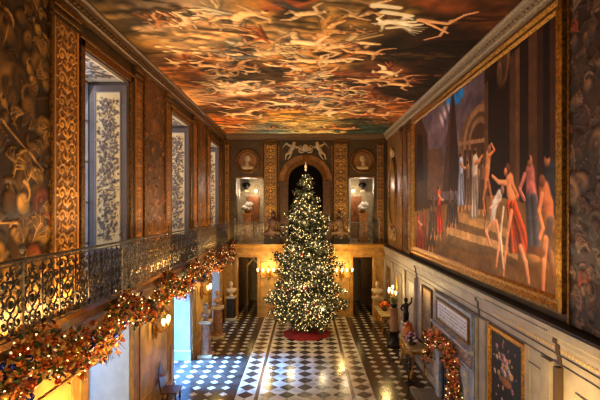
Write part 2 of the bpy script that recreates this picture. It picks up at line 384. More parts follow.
# floor with procedural chequer
def floor_mat():
    m = bpy.data.materials.new('black_and_white_marble_floor'); m.use_nodes = True; nt = m.node_tree; N = nt.nodes; L = nt.links
    b = N['Principled BSDF']; g = N.new('ShaderNodeNewGeometry'); sp = N.new('ShaderNodeSeparateXYZ'); L.new(g.outputs['Position'], sp.inputs[0])
    def mt(op, a, bb=None, c=None):
        n = N.new('ShaderNodeMath'); n.operation = op
        for i, q in enumerate((a, bb, c)):
            if q is None: continue
            if isinstance(q, (int, float)): n.inputs[i].default_value = q
            else: L.new(q, n.inputs[i])
        return n.outputs[0]
    X = sp.outputs[0]; Y = sp.outputs[1]; AX = mt('ABSOLUTE', X)
    def cell(v, off, p):   # distance to nearest lattice line
        q = mt('DIVIDE', mt('SUBTRACT', v, off), p); f = mt('SUBTRACT', q, mt('ROUND', q)); return mt('ABSOLUTE', f)
    P1 = 0.527
    d1 = mt('LESS_THAN', mt('ADD', cell(X, 0.0, P1), cell(Y, 12.457, P1)), 0.475)           # dark diamonds, centre
    d2 = mt('LESS_THAN', mt('ADD', cell(AX, 1.73, P1), cell(Y, 12.457, P1)), 0.475)         # dark diamonds, side strips
    P2 = 0.44
    d3 = mt('LESS_THAN', mt('ADD', cell(AX, 2.38, P2), cell(Y, 12.5, P2)), 0.30)         # white diamonds, outer zone
    inC = mt('LESS_THAN', AX, 1.34); inS = mt('MULTIPLY', mt('GREATER_THAN', AX, 1.45), mt('LESS_THAN', AX, 2.0))
    inO = mt('GREATER_THAN', AX, 2.14)
    white = mt('ADD', mt('ADD', mt('MULTIPLY', inC, mt('SUBTRACT', 1.0, d1)), mt('MULTIPLY', inS, mt('SUBTRACT', 1.0, d2))), mt('MULTIPLY', inO, d3))
    no = N.new('ShaderNodeTexNoise'); no.inputs['Scale'].default_value = 3; no.inputs['Detail'].default_value = 6; L.new(g.outputs['Position'], no.inputs['Vector'])
    rw = N.new('ShaderNodeValToRGB'); rw.color_ramp.elements[0].color = L3((150, 138, 120)); rw.color_ramp.elements[1].color = L3((212, 204, 188)); rw.color_ramp.elements[0].position = 0.3; rw.color_ramp.elements[1].position = 0.6
    rd = N.new('ShaderNodeValToRGB'); rd.color_ramp.elements[0].color = L3((34, 26, 23)); rd.color_ramp.elements[1].color = L3((68, 54, 46)); rd.color_ramp.elements[0].position = 0.3; rd.color_ramp.elements[1].position = 0.65
    L.new(no.outputs[0], rw.inputs[0]); L.new(no.outputs[0], rd.inputs[0])
    mx = N.new('ShaderNodeMix'); mx.data_type = 'RGBA'; L.new(white, mx.inputs[0]); L.new(rd.outputs[0], mx.inputs[6]); L.new(rw.outputs[0], mx.inputs[7])
    L.new(mx.outputs[2], b.inputs['Base Color'])
    b.inputs['Roughness'].default_value = 0.19; b.inputs['Specular IOR Level'].default_value = 0.5
    n2 = N.new('ShaderNodeTexNoise'); n2.inputs['Scale'].default_value = 5; L.new(g.outputs['Position'], n2.inputs['Vector'])
    bp = N.new('ShaderNodeBump'); bp.inputs['Strength'].default_value = 0.12; bp.inputs['Distance'].default_value = 0.02; L.new(n2.outputs[0], bp.inputs['Height']); L.new(bp.outputs[0], b.inputs['Normal'])
    return m
struct('floor', MB().box(-5.6, 4.6, YN, 26.5, -0.2, 0.0), floor_mat())

# left wall: piers, spandrels
mb = MB(); ys = [YN]+[q for w_ in WINY for q in w_]+[YF+0.3]
for i in range(0, len(ys), 2): mb.box(-5.1, -XW, ys[i], ys[i+1], 0, ZC+0.4)
for a, b in WINY:
    mb.box(-5.1, -XW, a, b, 8.36, ZC+0.4); mb.box(-5.1, -XW, a, b, 3.12, ZG-0.02)
struct('wall_left', mb, M_brown)
# right wall
struct('wall_right', MB().box(XW, XW+0.4, YN, YF+0.3, 0, ZC+0.4), M_brown)
struct('wall_near', MB().box(-5.5, 4.5, YN-0.2, YN, 0, ZC+0.4), M_brown)
# far wall with doors, balcony openings and central arched niche
DL = (-3.38, -2.37); DR = (2.39, 3.41); OL = (-3.43, -2.06); OR = (2.18, 3.43)
mb = MB(); y0, y1 = YF, YF+0.45
for xa, xb in ((-5.1, DL[0]), (DL[1], DR[0]), (DR[1], 4.5)): mb.box(xa, xb, y0, y1, 0, ZG)
for d in (DL, DR): mb.box(d[0], d[1], y0, y1, 2.99, ZG)
struct('wall_far', mb, M_ochre)
mb = MB()
for xa, xb in ((-5.1, OL[0]), (OR[1], 4.5)): mb.box(xa, xb, y0, y1, ZG, ZC+0.4)
for d in (OL, OR): mb.box(d[0], d[1], y0, y1, 6.92, ZC+0.4)
AR = 0.87; ACX = 0.03; AZ = 6.75
arch = [(ACX+AR*math.cos(t), AZ+AR*math.sin(t)) for t in np.linspace(0, PI, 17)]
pts = [(OR[0], ZG), (OR[0], ZC+0.4), (OL[1], ZC+0.4), (OL[1], ZG), (ACX-AR, ZG)]+arch[::-1]+[(ACX+AR, ZG)]
mb.prism(pts, lambda a, b: (a, y0, b), lambda a, b: (a, y1, b))
struct('wall_far_upper', mb, M_brown)['kind'] = 'structure'
# room beyond: floor slab at balcony level, back wall
struct('floor_upper', MB().box(-5.1, 4.6, y1, 26.5, ZG-0.35, ZG), M_cream)
struct('wall_beyond', MB().box(-5.1, 4.6, 25.4, 25.7, 0, ZC+0.4), mat('far_room_plaster', (190, 170, 140), 0.7, noise=0.2))
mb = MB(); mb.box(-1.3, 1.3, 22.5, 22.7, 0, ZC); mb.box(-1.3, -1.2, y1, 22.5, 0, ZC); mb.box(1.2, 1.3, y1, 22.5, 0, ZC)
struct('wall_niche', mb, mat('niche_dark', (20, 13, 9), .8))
struct('wall_side', MB().box(-5.1, -5.0, y1, 26.5, 0, ZC+0.4).box(4.5, 4.6, y1, 26.5, 0, ZC+0.4), M_dbrown)
struct('ceiling_beyond', MB().box(-5.1, 4.6, y1, 26.5, ZC, ZC+0.2), M_cream)

# ---------------- ceiling fresco
XC = 3.93
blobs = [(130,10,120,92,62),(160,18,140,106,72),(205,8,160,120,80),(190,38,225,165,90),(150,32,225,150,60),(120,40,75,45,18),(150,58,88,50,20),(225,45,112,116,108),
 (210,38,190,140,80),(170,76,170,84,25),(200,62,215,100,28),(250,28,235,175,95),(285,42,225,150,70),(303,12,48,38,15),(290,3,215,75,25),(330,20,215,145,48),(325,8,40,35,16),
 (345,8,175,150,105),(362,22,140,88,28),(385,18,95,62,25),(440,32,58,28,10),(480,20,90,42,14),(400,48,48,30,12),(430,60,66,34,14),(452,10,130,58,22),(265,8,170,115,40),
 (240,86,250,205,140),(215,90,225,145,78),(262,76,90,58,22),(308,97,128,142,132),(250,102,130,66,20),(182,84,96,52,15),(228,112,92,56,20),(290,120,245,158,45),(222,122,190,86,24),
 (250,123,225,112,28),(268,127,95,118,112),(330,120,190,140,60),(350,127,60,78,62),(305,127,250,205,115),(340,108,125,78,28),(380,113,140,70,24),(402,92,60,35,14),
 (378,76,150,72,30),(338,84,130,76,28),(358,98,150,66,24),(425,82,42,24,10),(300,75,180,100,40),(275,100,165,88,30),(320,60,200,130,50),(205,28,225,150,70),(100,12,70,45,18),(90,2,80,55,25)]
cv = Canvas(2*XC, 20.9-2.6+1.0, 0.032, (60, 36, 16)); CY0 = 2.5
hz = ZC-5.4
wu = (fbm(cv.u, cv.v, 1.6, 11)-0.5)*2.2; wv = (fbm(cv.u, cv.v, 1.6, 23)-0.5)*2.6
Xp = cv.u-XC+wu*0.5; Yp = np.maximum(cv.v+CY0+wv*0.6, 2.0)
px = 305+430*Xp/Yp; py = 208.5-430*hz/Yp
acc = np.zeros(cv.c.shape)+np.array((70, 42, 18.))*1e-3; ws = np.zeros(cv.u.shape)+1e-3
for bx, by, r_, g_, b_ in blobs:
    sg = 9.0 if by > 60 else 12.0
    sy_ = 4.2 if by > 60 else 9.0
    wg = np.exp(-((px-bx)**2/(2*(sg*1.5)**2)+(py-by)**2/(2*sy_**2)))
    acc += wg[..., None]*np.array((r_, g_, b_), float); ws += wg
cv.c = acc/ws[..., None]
cv.grain(0.9, 0.5, 5, 0.6); cv.grain(0.35, 0.35, 9); cv.c *= 0.85
rr = random.Random(5)
def cpx(x, y):
    Y = 430*hz/(208.5-y); return ((x-305)*Y/430+XC, Y-CY0)
fl = [(222, 166, 102), (200, 140, 80), (232, 182, 120), (178, 116, 62)]; ro = [(200, 160, 100), (165, 72, 26), (190, 100, 34), (100, 52, 24), (92, 92, 84), (200, 130, 55), (140, 50, 22), (225, 195, 145)]
# cloud banks: heaped puffs, light on one flank
for i in range(95):
    x = rr.uniform(-.3, cv.W+.3); y = rr.uniform(3.2, cv.H); s = rr.uniform(.35, .9)
    j = min(cv.v.shape[0]-1, int(y/cv.H*cv.v.shape[0])); i2 = max(0, min(cv.v.shape[1]-1, int(x/cv.W*cv.v.shape[1])))
    base = cv.c[j, i2].copy(); L_ = rr.random() < .55
    for q in range(9):
        u_ = x+(q-4)*s*.34+rr.gauss(0, .08); v_ = y+rr.gauss(0, .12)+.14*math.sin(q*.9+i)
        cv.ell(u_, v_-.06, s*.36, s*.27, 0, base*.5, 0, .9)
        cv.ell(u_, v_+.02, s*.33, s*.24, rr.uniform(-.4, .4), base*(1.25 if L_ else .85), 0, .55, .55)
# cloud swirls
for i in range(160):
    x = rr.uniform(0, cv.W); y = rr.uniform(3.5, cv.H); a = rr.uniform(-0.8, 0.8); s = rr.uniform(0.2, 0.8)
    j = min(cv.v.shape[0]-1, int(y/cv.H*cv.v.shape[0])); i2 = min(cv.v.shape[1]-1, int(x/cv.W*cv.v.shape[1]))
    base = cv.c[j, i2]*rr.choice((0.5, 0.62, 0.75, 1.2, 1.3))
    cv.stroke([(x-s*math.cos(a), y-s*0.5*math.sin(a)), (x, y+0.15*s), (x+s*math.cos(a), y+s*0.5*math.sin(a))], 0.16*s, 0.05*s, base, 0, 0.9)
figs = [(345,46,1.9,2.8,0,0),(330,32,1.5,2.2,1,5),(300,42,1.6,0.3,2,0),(170,20,1.0,1.2,0,2),(190,18,1.0,0.6,1,1),(185,19,1.0,2.1,2,0),(212,17,1.2,0.9,0,0),(228,22,1.0,2.8,1,2),(160,22,.9,2.2,3,2),
 (240,18,1.5,-0.5,0,7),(262,40,1.3,0.5,1,1),(250,52,1.5,0.2,2,7),(275,52,1.4,2.9,0,0),(215,58,1.2,0.4,1,2),(240,66,1.5,2.6,3,1),(205,66,1.3,0.3,1,2),(185,62,1.2,2.9,0,1),(287,66,1.4,0.8,2,2),(305,60,1.6,0.1,0,0),(322,72,1.5,2.4,1,1),
 (340,60,1.4,2.9,2,2),(362,52,1.4,0.3,1,1),(312,80,1.7,2.9,2,7),(335,88,1.8,0.5,0,1),(300,88,1.5,0.2,1,1),(285,84,1.8,2.8,0,7),(262,86,1.7,0.4,2,7),(240,84,1.7,2.9,0,7),(222,90,1.6,0.2,1,0),(205,94,1.4,2.7,3,1),
 (378,80,1.7,2.7,0,5),(394,84,1.6,0.3,1,2),(384,72,1.4,0.6,2,1),(358,100,2.2,2.9,0,6),(374,102,2.0,0.2,1,1),(392,102,1.8,2.8,3,6),(330,96,1.8,3.0,1,2),(300,108,2.2,0.3,0,1),(345,112,2.6,2.8,2,5),(372,114,2.4,0.3,1,1),
 (245,102,1.8,0.3,3,2),(262,108,2.0,2.8,1,1),(282,104,2.0,0.1,2,5),(245,114,2.2,2.9,0,2),(225,106,1.8,0.3,1,1),(318,106,2.0,2.9,0,0),(290,96,1.6,2.8,0,1),(402,78,1.2,2.9,3,1),(230,126,2.4,.2,1,2),(340,128,2.4,.2,3,2)]
for k, (fx, fy, s, a, f_, r_) in enumerate(figs):
    x, y = cpx(fx, fy); figure(cv, x, y, s*1.0, a, np.array(fl[f_]), np.array(ro[r_]), 100+k)
for k in range(34):
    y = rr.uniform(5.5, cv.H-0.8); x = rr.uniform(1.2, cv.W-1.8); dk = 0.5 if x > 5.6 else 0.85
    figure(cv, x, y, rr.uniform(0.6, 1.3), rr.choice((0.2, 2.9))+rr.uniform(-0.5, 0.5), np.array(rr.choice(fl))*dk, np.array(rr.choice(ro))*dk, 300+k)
# the white-robed pair and the flying nude in the dark near corner
x, y = cpx(398, 22); figure(cv, x, y, 1.2, 2.9, (225, 205, 165), (200, 180, 140), 77)
for k, (ax, ay, bx, by, wd) in enumerate([(375,5,400,8,.13),(385,12,412,16,.12),(392,22,415,22,.1),(388,28,402,27,.08)]):
    cv.stroke([cpx(ax, ay), cpx(bx, by)], wd, wd*.6, (215, 195, 155), 0, 0.6, 0.3)
for pts_, wd in (([(420,20),(448,24)], .09), ([(448,24),(465,15),(478,12)], .045), ([(446,27),(440,36),(424,40)], .045), ([(425,22),(448,33)], .05)):
    cv.stroke([cpx(*p) for p in pts_], wd, wd*.6, (205, 140, 90), 0, 0.4, 0.3)
cv.ell(*cpx(452, 21), .07, .06, 0, (190, 120, 75))
cv.grain(0.12, 0.12, 31)
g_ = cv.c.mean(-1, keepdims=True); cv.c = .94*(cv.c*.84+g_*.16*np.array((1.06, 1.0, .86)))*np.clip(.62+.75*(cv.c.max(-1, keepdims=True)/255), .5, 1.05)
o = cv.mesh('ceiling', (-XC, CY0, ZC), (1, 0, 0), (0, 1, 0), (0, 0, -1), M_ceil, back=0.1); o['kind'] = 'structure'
struct('ceiling_slab', MB().box(-5.1, 4.5, YN, YF+0.3, ZC+0.12, ZC+0.4), M_brown)

# ---------------- cornices
def cor(sx):   # profile (x,z) from wall towards the room
    P = [(4.10, 8.86), (4.04, 8.86), (4.03, 8.93), (3.98, 8.95), (3.97, 9.0), (3.92, 9.02), (3.9, 9.12), (3.84, 9.15), (3.84, 9.2), (4.10, 9.2)]
    P = [(4.10, 8.80), (4.03, 8.80), (4.02, 8.86), (3.98, 8.88), (3.975, 8.96), (3.93, 8.98), (3.91, 9.04), (3.86, 9.07), (3.86, 9.11), (4.10, 9.11)]
    return [(sx*a, b) for a, b in P]
struct('trim_1', MB().profy(cor(-1), YN, YF), mat('cornice_gilt_brown', (122, 84, 44), 0.45, 0.2, noise=0.4, nscale=30))
struct('trim_2', MB().profy(cor(1), YN, YF), mat('cornice_grey_stone', (188, 162, 128), 0.45, noise=0.35, nscale=30))
struct('trim_3', MB().profx([(YF, 8.80), (YF-0.07, 8.80), (YF-0.1, 8.9), (YF-0.16, 8.95), (YF-0.2, 9.06), (YF-0.2, 9.11), (YF, 9.11)], -3.9, 3.9), MATS['cornice_gilt_brown'])
# thin beads on the two long cornices
def beads(name, x, z, ya, yb, st, r, m):
    b = MB(); y = ya
    while y < yb: b.box(x-r, x+r, y, y+st*0.55, z-r, z+r); y += st
    return struct(name, b, m)
beads('trim_4', 3.95, 8.94, 3.0, YF, 0.14, 0.022, MATS['cornice_grey_stone'])
beads('trim_5', -3.95, 8.94, 3.0, YF, 0.14, 0.022, MATS['cornice_gilt_brown'])

# ================================================================== LEFT WALL
# gallery slab
prof = [(-4.1, 3.05), (-4.02, 3.05), (-4.0, 3.15), (-3.95, 3.18), (-3.94, 3.34), (-3.84, 3.40), (-3.80, 3.50), (-3.68, 3.54), (-3.66, ZG), (-4.1, ZG)]
struct('trim_6', MB().profy(prof, YN, YF), mat('gallery_cornice_brown', (128, 84, 40), 0.45, noise=0.3, nscale=5))
struct('trim_7', MB().box(-4.09, -4.06, YN, WINY[0][0], 2.75, 3.04).box(-4.09, -4.06, WINY[0][1], WINY[1][0], 2.75, 3.04).box(-4.09, -4.06, WINY[1][1], WINY[2][0], 2.75, 3.04), M_gold)
# lower piers: ochre panelling
def pier_panel(a, b, n):
    m = MB().box(-4.1, -4.04, a, b, 0, 2.75)
    struct(n, m, M_ochre)
    m = MB(); q = 0.1
    m.box(-4.04, -3.99, a, a+0.28, 0, 2.75); m.box(-4.04, -3.99, b-0.28, b, 0, 2.75)
    m.box(-4.04, -3.97, a, b, 0, 0.22); m.box(-4.04, -4.0, a+.28, b-.28, .22, .3)
    m.box(-4.04, -4.01, a+0.45, a+0.5, 0.6, 2.5); m.box(-4.04, -4.01, b-0.5, b-0.45, 0.6, 2.5); m.box(-4.04, -4.01, a+.5, b-.5, 0.6, 0.65); m.box(-4.04, -4.01, a+.5, b-.5, 2.45, 2.5)
    return struct('trim_8', m, mat('ochre_pilaster', (178, 128, 62), 0.5, noise=0.25, nscale=4), bevel=0.006)
pier_panel(4.0, WINY[0][0], 'wall_left_panel'); pier_panel(WINY[0][1], WINY[1][0], 'wall_left_panel'); pier_panel(WINY[1][1], WINY[2][0], 'wall_left_panel'); pier_panel(WINY[2][1], YF, 'wall_left_panel')

# windows: upper and lower
names = ['nearest', 'middle', 'farthest']
for i, (a, b) in enumerate(WINY):
    for lvl, (z0, z1) in enumerate(((ZG, 8.36), (0.0, 3.12))):
        fr = MB(); X0, X1 = -5.08, -5.02
        fr.box(X0, X1, a, a+0.07, z0, z1); fr.box(X0, X1, b-0.07, b, z0, z1); fr.box(X0, X1, a, b, z0, z0+0.08); fr.box(X0, X1, a, b, z1-0.08, z1)
        fr.box(X0, X1, (a+b)/2-0.03, (a+b)/2+0.03, z0, z1)
        nz = 5 if lvl == 0 else 4
        for k in range(1, nz): fr.box(X0+.01, X1-.01, a, b, z0+(z1-z0)*k/nz-0.02, z0+(z1-z0)*k/nz+0.02)
        wn = struct('window_%d' % (1+i+3*lvl), fr, M_white)
        pn = MB().box(-5.055, -5.045, a+.05, b-.05, z0+.05, z1-.05).build('window_pane', M_glass, wn)
    # painted reveals: far jamb lining, head soffit
    jb = MB().box(-5.02, -4.1, b-0.03, b, ZG, 8.36).box(-5.02, -4.1, a, a+0.03, ZG, 8.36).box(-5.02, -4.1, a+.03, b-.03, 8.33, 8.36).box(-5.02, -4.1, a+.03, b-.03, ZG-.02, ZG+.03)
    struct('trim_9', jb, mat('reveal_grey_paint', (118, 98, 84), 0.45, noise=0.15, nscale=3))
    lj = MB().box(-5.02, -4.08, b-0.04, b+0.0, 0, 3.1).box(-5.02, -4.08, a, a+0.04, 0, 3.1).box(-5.02, -4.05, b-0.09, b-0.04, 0, 0.35)
    struct('trim_10', lj, M_jamb, bevel=0.01)
    # architrave around the upper window
    ar = MB(); ar.box(-4.1, -4.05, a-0.14, a, ZG, 8.5); ar.box(-4.1, -4.05, b, b+0.14, ZG, 8.5); ar.box(-4.1, -4.05, a-.14, b+.14, 8.36, 8.5)
    ar.box(-4.1, -4.02, a-.2, b+.2, 8.5, 8.56)
    struct('trim_11', ar, M_goldd, bevel=0.01)
    # carved shutter panel folded against far jamb
    cv = Canvas(0.60, 3.65, 0.012, (205, 176, 122)); 
    r2 = random.Random(40+i)
    for k in range(330):
        x = 0.30+r2.gauss(0, 0.13); y = r2.uniform(0.25, 3.45)
        if 0.06 < x < 0.54:
            cv.ell(x, y, r2.uniform(.03, .08), r2.uniform(.02, .05), r2.uniform(0, PI), (104, 82, 62), 0.02, 0.4, 0.4)
    for k in range(520):
        x = 0.30+r2.gauss(0, 0.13); y = r2.uniform(0.2, 3.5)
        if 0.05 < x < 0.55: cv.ell(x, y, r2.uniform(.012, .035), r2.uniform(.008, .02), r2.uniform(0, PI), r2.choice([(168, 142, 104), (60, 46, 40), (118, 98, 80)]), 0.03, 0.5)
    for (p, q) in (((.015, .015), (.015, 3.63)), ((.585, .015), (.585, 3.63)), ((.015, .015), (.585, .015)), ((.015, 3.63), (.585, 3.63))): cv.stroke([p, q], .018, .018, (110, 98, 95), 0.02)
    t = thing('window_shutter', 'carved white and grey shutter with trailing flowers in the %s upper window bay' % names[i], 'window shutter', (-4.55, b-0.05, ZG+0.75), None)
    bk = MB().box(-0.43, 0.43, -0.035, 0.0, -0.1, 3.85)
    bk.build('shutter_leaf', mat('shutter_paint', (112, 96, 90), 0.4, noise=0.1), t, bevel=0.008)
    cv.mesh('carved_panel', (-0.30, -0.045, 0.05), (1, 0, 0), (0, 0, 1), (0, -1, 0), M_orn, t, back=0.008)
    cv = Canvas(0.8, b-a-0.2, 0.016, (185, 165, 140)); arabesque(cv, 0.05, 0.75, 0.05, b-a-0.25, (110, 90, 72), (0, 0, 0), 0.012, 0.55, i)
    for (p, q) in (((.02, .02), (.02, 3)), ((.78, .02), (.78, 3))): cv.stroke([p, q], .02, .02, (225, 205, 175), 0.015)
    sf = cv.mesh('soffit_panel', (-4.97, a+0.1, 8.325), (1, 0, 0), (0, 1, 0), (0, 0, -1), M_orn, back=0.008)
    tag(sf, 'pale scroll-painted panel under the head of the %s upper window' % names[i], 'ceiling panel')

def pilaster_yz(x, nx, a, b, z0, z1, label, hi=(205, 138, 60), lo=(128, 78, 32), seed=0, cat='pilaster'):
    """scroll-carved pilaster on a side wall; nx=+1 faces +X"""
    t = thing('ornamental_pilaster', label, cat, (x, (a+b)/2, z0))
    W = b-a; H = z1-z0
    m = MB().box(0, nx*0.05, -W/2, W/2, 0, H); m.build('pilaster_shaft', M_brown, t, bevel=0.006)
    cv = Canvas(W-0.1, H-0.5, 0.016 if a < 9 else 0.024, lo); arabesque(cv, 0.06, W-0.16, 0.05, H-0.7, hi, lo, 0.022, None, seed)
    for p in (0.02, W-0.12): cv.stroke([(p, 0), (p, H)], 0.016, 0.016, hi, 0.02)
    cv.mesh('carved_panel', (nx*0.055, -(W-0.1)/2, 0.22), (0, 1, 0), (0, 0, 1), (nx, 0, 0), M_orn, t, back=0.01)
    m = MB(); m.box(nx*0.05, nx*0.09, -W/2, W/2, 0, 0.14); m.build('base_block', M_goldd, t, bevel=0.01)
    m = MB(); m.box(nx*0.05, nx*0.09, -W/2, W/2, H-0.22, H-0.16).box(nx*0.05, nx*0.11, -W/2, W/2, H-0.1, H); m.build('capital', M_goldd, t, bevel=0.01)
    return t
ZT = 8.8
pilaster_yz(-XW, 1, 6.88, 7.72, ZG, ZT, 'tall gold scroll-carved pilaster before the nearest left window', seed=1)
pilaster_yz(-XW, 1, 10.2, 10.72, ZG, ZT, 'slim carved pilaster just past the nearest left window', (185, 120, 50), (100, 60, 24), 2)
pilaster_yz(-XW, 1, 12.5, 12.95, ZG, ZT, 'slim carved pilaster just before the middle left window', (175, 112, 46), (95, 58, 24), 3)
pilaster_yz(-XW, 1, 15.55, 16.1, ZG, ZT, 'carved pilaster just past the middle left window', (175, 112, 46), (95, 58, 24), 4)
pilaster_yz(-XW, 1, 17.75, 18.3, ZG, ZT, 'carved pilaster just before the farthest left window', (175, 112, 46), (95, 58, 24), 5)
def trophy_left(a, b, label, hi, lo, seed, n, res, smin=.15, smax=.42, red=.08):
    cv = Canvas(b-a, ZT-ZG, res, lo); cv.grain(0.8, 0.5, seed)
    trophies(cv, hi, lo, n, seed, smin, smax, red)
    cv.grain(0.15, 0.25, seed+3)
    t = thing('trophy_painting', label, 'wall painting', (-XW, a, ZG))
    cv.mesh('painted_field', (0.05, 0, 0), (0, 1, 0), (0, 0, 1), (1, 0, 0), M_paint, t, back=0.045)
    W = b-a; H = ZT-ZG; MB().box(0.05, .1, -0.02, .03, 0, H).build('edge_moulding', M_goldd, t, bevel=.005); MB().box(.05, .1, W-.03, W+.02, 0, H).build('edge_moulding', M_goldd, t, bevel=.005)
    return t
trophy_left(4.6, 6.84, 'large brown painted trophy of shields and plumes at the left edge', (215, 150, 68), (50, 30, 14), 11, 90, 0.018, .2, .5, .07)
trophy_left(10.78, 12.44, 'narrow painted trophy hanging between nearest and middle left windows', (160, 98, 42), (98, 60, 25), 12, 60, 0.026, .1, .26, .02)
trophy_left(16.15, 17.7, 'narrow painted trophy hanging between middle and farthest left windows', (155, 95, 40), (90, 56, 24), 13, 50, 0.03, .1, .26, .02)
trophy_left(20.72, 21.3, 'thin dark painted strip in the far left corner', (135, 80, 34), (60, 38, 18), 14, 24, 0.035, .08, .2, 0)

# gallery railing
def rail_module(wd=0.5, H=1.02):
    b = MB(); R = 0.015
    def T(pts, r=R, closed=False): b.tube([(0, p[0], p[1]) for p in pts], r, 5, closed)
    def circ(cx, cz, r, rr=R, sy=1): T([(cx+r*math.cos(a), cz+r*sy*math.sin(a)) for a in np.linspace(0, 2*PI, 14, endpoint=False)], rr, True)
    c = wd/2
    circ(c, 0.52, 0.10); circ(c, 0.52, 0.045); circ(c, 0.27, 0.07, sy=1.3); circ(c, 0.80, 0.07, sy=1.3)
    for s in (-1, 1):
        T(spiral(c+s*0.145, 0.28, 0.085, PI/2, 1.3, s, 14)); T(spiral(c+s*0.145, 0.77, 0.085, -PI/2, 1.3, -s, 14))
        T([(c+s*0.145, 0.365), (c+s*0.18, 0.45), (c+s*0.13, 0.52), (c+s*0.18, 0.6), (c+s*0.145, 0.685)])
        T([(c+s*0.1, 0.52), (c+s*0.145, 0.52)])
        b.ball((0, c+s*0.16, 0.52), 0.026, 6, 4); b.ball((0, c+s*.15, .28), .024, 6, 4); b.ball((0, c+s*.15, .77), .024, 6, 4)
    T([(c, 0.1), (c, 0.18)]); T([(c, 0.36), (c, 0.42)]); T([(c, 0.62), (c, 0.71)]); T([(c, 0.89), (c, 1.0)])
    b.ball((0, c, 0.52), 0.035, 6, 4, (0.6, 1, 1)); b.ball((0, c, .27), .03, 6, 4); b.ball((0, c, .8), .03, 6, 4)
    for e in (0.012,): T([(e, 0.09), (e, 1.0)], 0.014)
    for s in (-1, 1):
        for zz in (.16, .4, .64, .9): T(spiral(c+s*.2, zz, .04, PI/2, 1.0, s, 8), .012)
        for zz in (.14, .92): T(spiral(c+s*.06, zz, .05, 0, 1.0, s, 8), .012)
    return b
def rail_module2(wd=0.5):     # denser gilded foliate panel
    b = rail_module(wd); R = 0.012; c = wd/2
    rl = random.Random(3)
    for k in range(26):
        a = rl.uniform(0, 2*PI); q = rl.uniform(0.03, 0.22); z = rl.uniform(0.14, 0.95); y = c+q*math.cos(a)
        b.ball((0, y, z), rl.uniform(.016, .032), 6, 4, (0.5, 1, rl.uniform(.7, 1.6)))
    for s in (-1, 1):
        b.tube([(0, c+s*.05, .1), (0, c+s*.2, .2), (0, c+s*.05, .4), (0, c+s*.2, .52), (0, c+s*.05, .64), (0, c+s*.2, .84), (0, c+s*.05, 1.)], R, 5)
    return b
me_a = rail_module().build('scroll_panel', M_iron, smooth=True); me_b = rail_module2().build('scroll_panel', M_irong, smooth=True)
meshA, meshB = me_a.data, me_b.data
bpy.data.objects.remove(me_a); bpy.data.objects.remove(me_b)
def railing(p0, p1, n, label, gilded=False, post=True, endpost=False):
    p0 = Vector(p0); p1 = Vector(p1); d = p1-p0; L = d.length; ang = math.atan2(d.y, d.x)-PI/2
    t = thing('balcony_railing', label, 'railing', p0, 'iron gallery railings', ang)
    MB().box(-0.035, 0.035, 0, L, 1.045, 1.085).build('handrail', M_iron, t, bevel=0.01)
    MB().box(-0.02, 0.02, 0, L, 0.07, 0.095).box(-.012, .012, 0, L, 1.0, 1.02).build('bottom_rail', M_iron, t)
    for i in range(n):
        o = bpy.data.objects.new('scroll_panel', meshB if gilded else meshA); C.objects.link(o); o.parent = t
        o.location = (0, L*i/n, 0); o.scale = (1, L/n/0.5, 1)
    for k, yy in enumerate((0.0, L) if endpost else (0.0,)):
        b = MB(); b.box(-.022, .022, yy-.022, yy+.022, 0, 1.05); b.lathe([(0.0, 0), (.04, .01), (.045, .03), (.02, .06), (.035, .09), (.05, .12), (.03, .17), (.005, .2)], 0, yy, 1.085, 10)
        b.lathe([(.03, 0), (.05, .03), (.03, .07)], 0, yy, .5, 8); b.build('rail_post', M_irong, t, smooth=False)
    return t
XR = -3.72
segs = [(2.6, 5.65, 0), (5.65, 8.7, 0), (8.7, 11.75, 1), (11.75, 14.85, 0), (14.85, 17.9, 1), (17.9, 20.95, 0)]
sl = ['nearest the viewer at the left frame edge', 'below the tall pilaster and nearest left window', 'gilded, below the nearest trophy', 'below the middle left window', 'gilded, past the middle left window', 'at the far end of the left gallery']
for (a, b, g), l in zip(segs, sl): railing((XR, a, ZG), (XR, b, ZG), 7, 'scrolling iron gallery railing ' + l, bool(g))
railing((-3.45, 21.2, ZG), (-2.04, 21.2, ZG), 3, 'short scroll railing across the far balcony opening left of the tree', True, endpost=True)
railing((2.16, 21.2, ZG), (3.66, 21.2, ZG), 3, 'short scroll railing across the far balcony opening right of the tree', False, endpost=True)

# ================================================================== FAR WALL DETAIL
struct('trim_12', MB().profx([(YF, 2.99), (YF-.04, 2.99), (YF-.05, 3.2), (YF-.1, 3.24), (YF-.11, 3.42), (YF-.2, 3.5), (YF-.44, 3.56), (YF-.5, ZG), (YF, ZG)], -3.75, 3.85), mat('far_cornice_ochre', (205, 150, 72), 0.45, noise=0.2, nscale=5))
for k, (d) in enumerate((DL, DR)):
    m = MB(); m.box(d[0]-.12, d[0], YF-.05, YF, 0, 3.08).box(d[1], d[1]+.12, YF-.05, YF, 0, 3.08).box(d[0]-.0, d[1]+.0, YF-.05, YF, 2.98, 3.08)
    struct('door_%d' % (k+1), m, mat('door_case_ochre', (190, 132, 60), 0.45, noise=.2), bevel=.01)
m = MB()
for a, b in ((-2.2, -1.2), (-1.05, 1.05), (1.2, 2.2)):
    m.box(a, a+.05, YF-.03, YF, .5, 2.75).box(b-.05, b, YF-.03, YF, .5, 2.75).box(a, b, YF-.03, YF, .5, .55).box(a, b, YF-.03, YF, 2.7, 2.75)
struct('trim_13', m, MATS['far_cornice_ochre'])
struct('baseboard_far', MB().box(-2.25, 2.27, YF-.07, YF, 0, .25).box(-3.7, -3.5, YF-.07, YF, 0, .25).box(3.53, 3.9, YF-.07, YF, 0, .25), M_ochre)
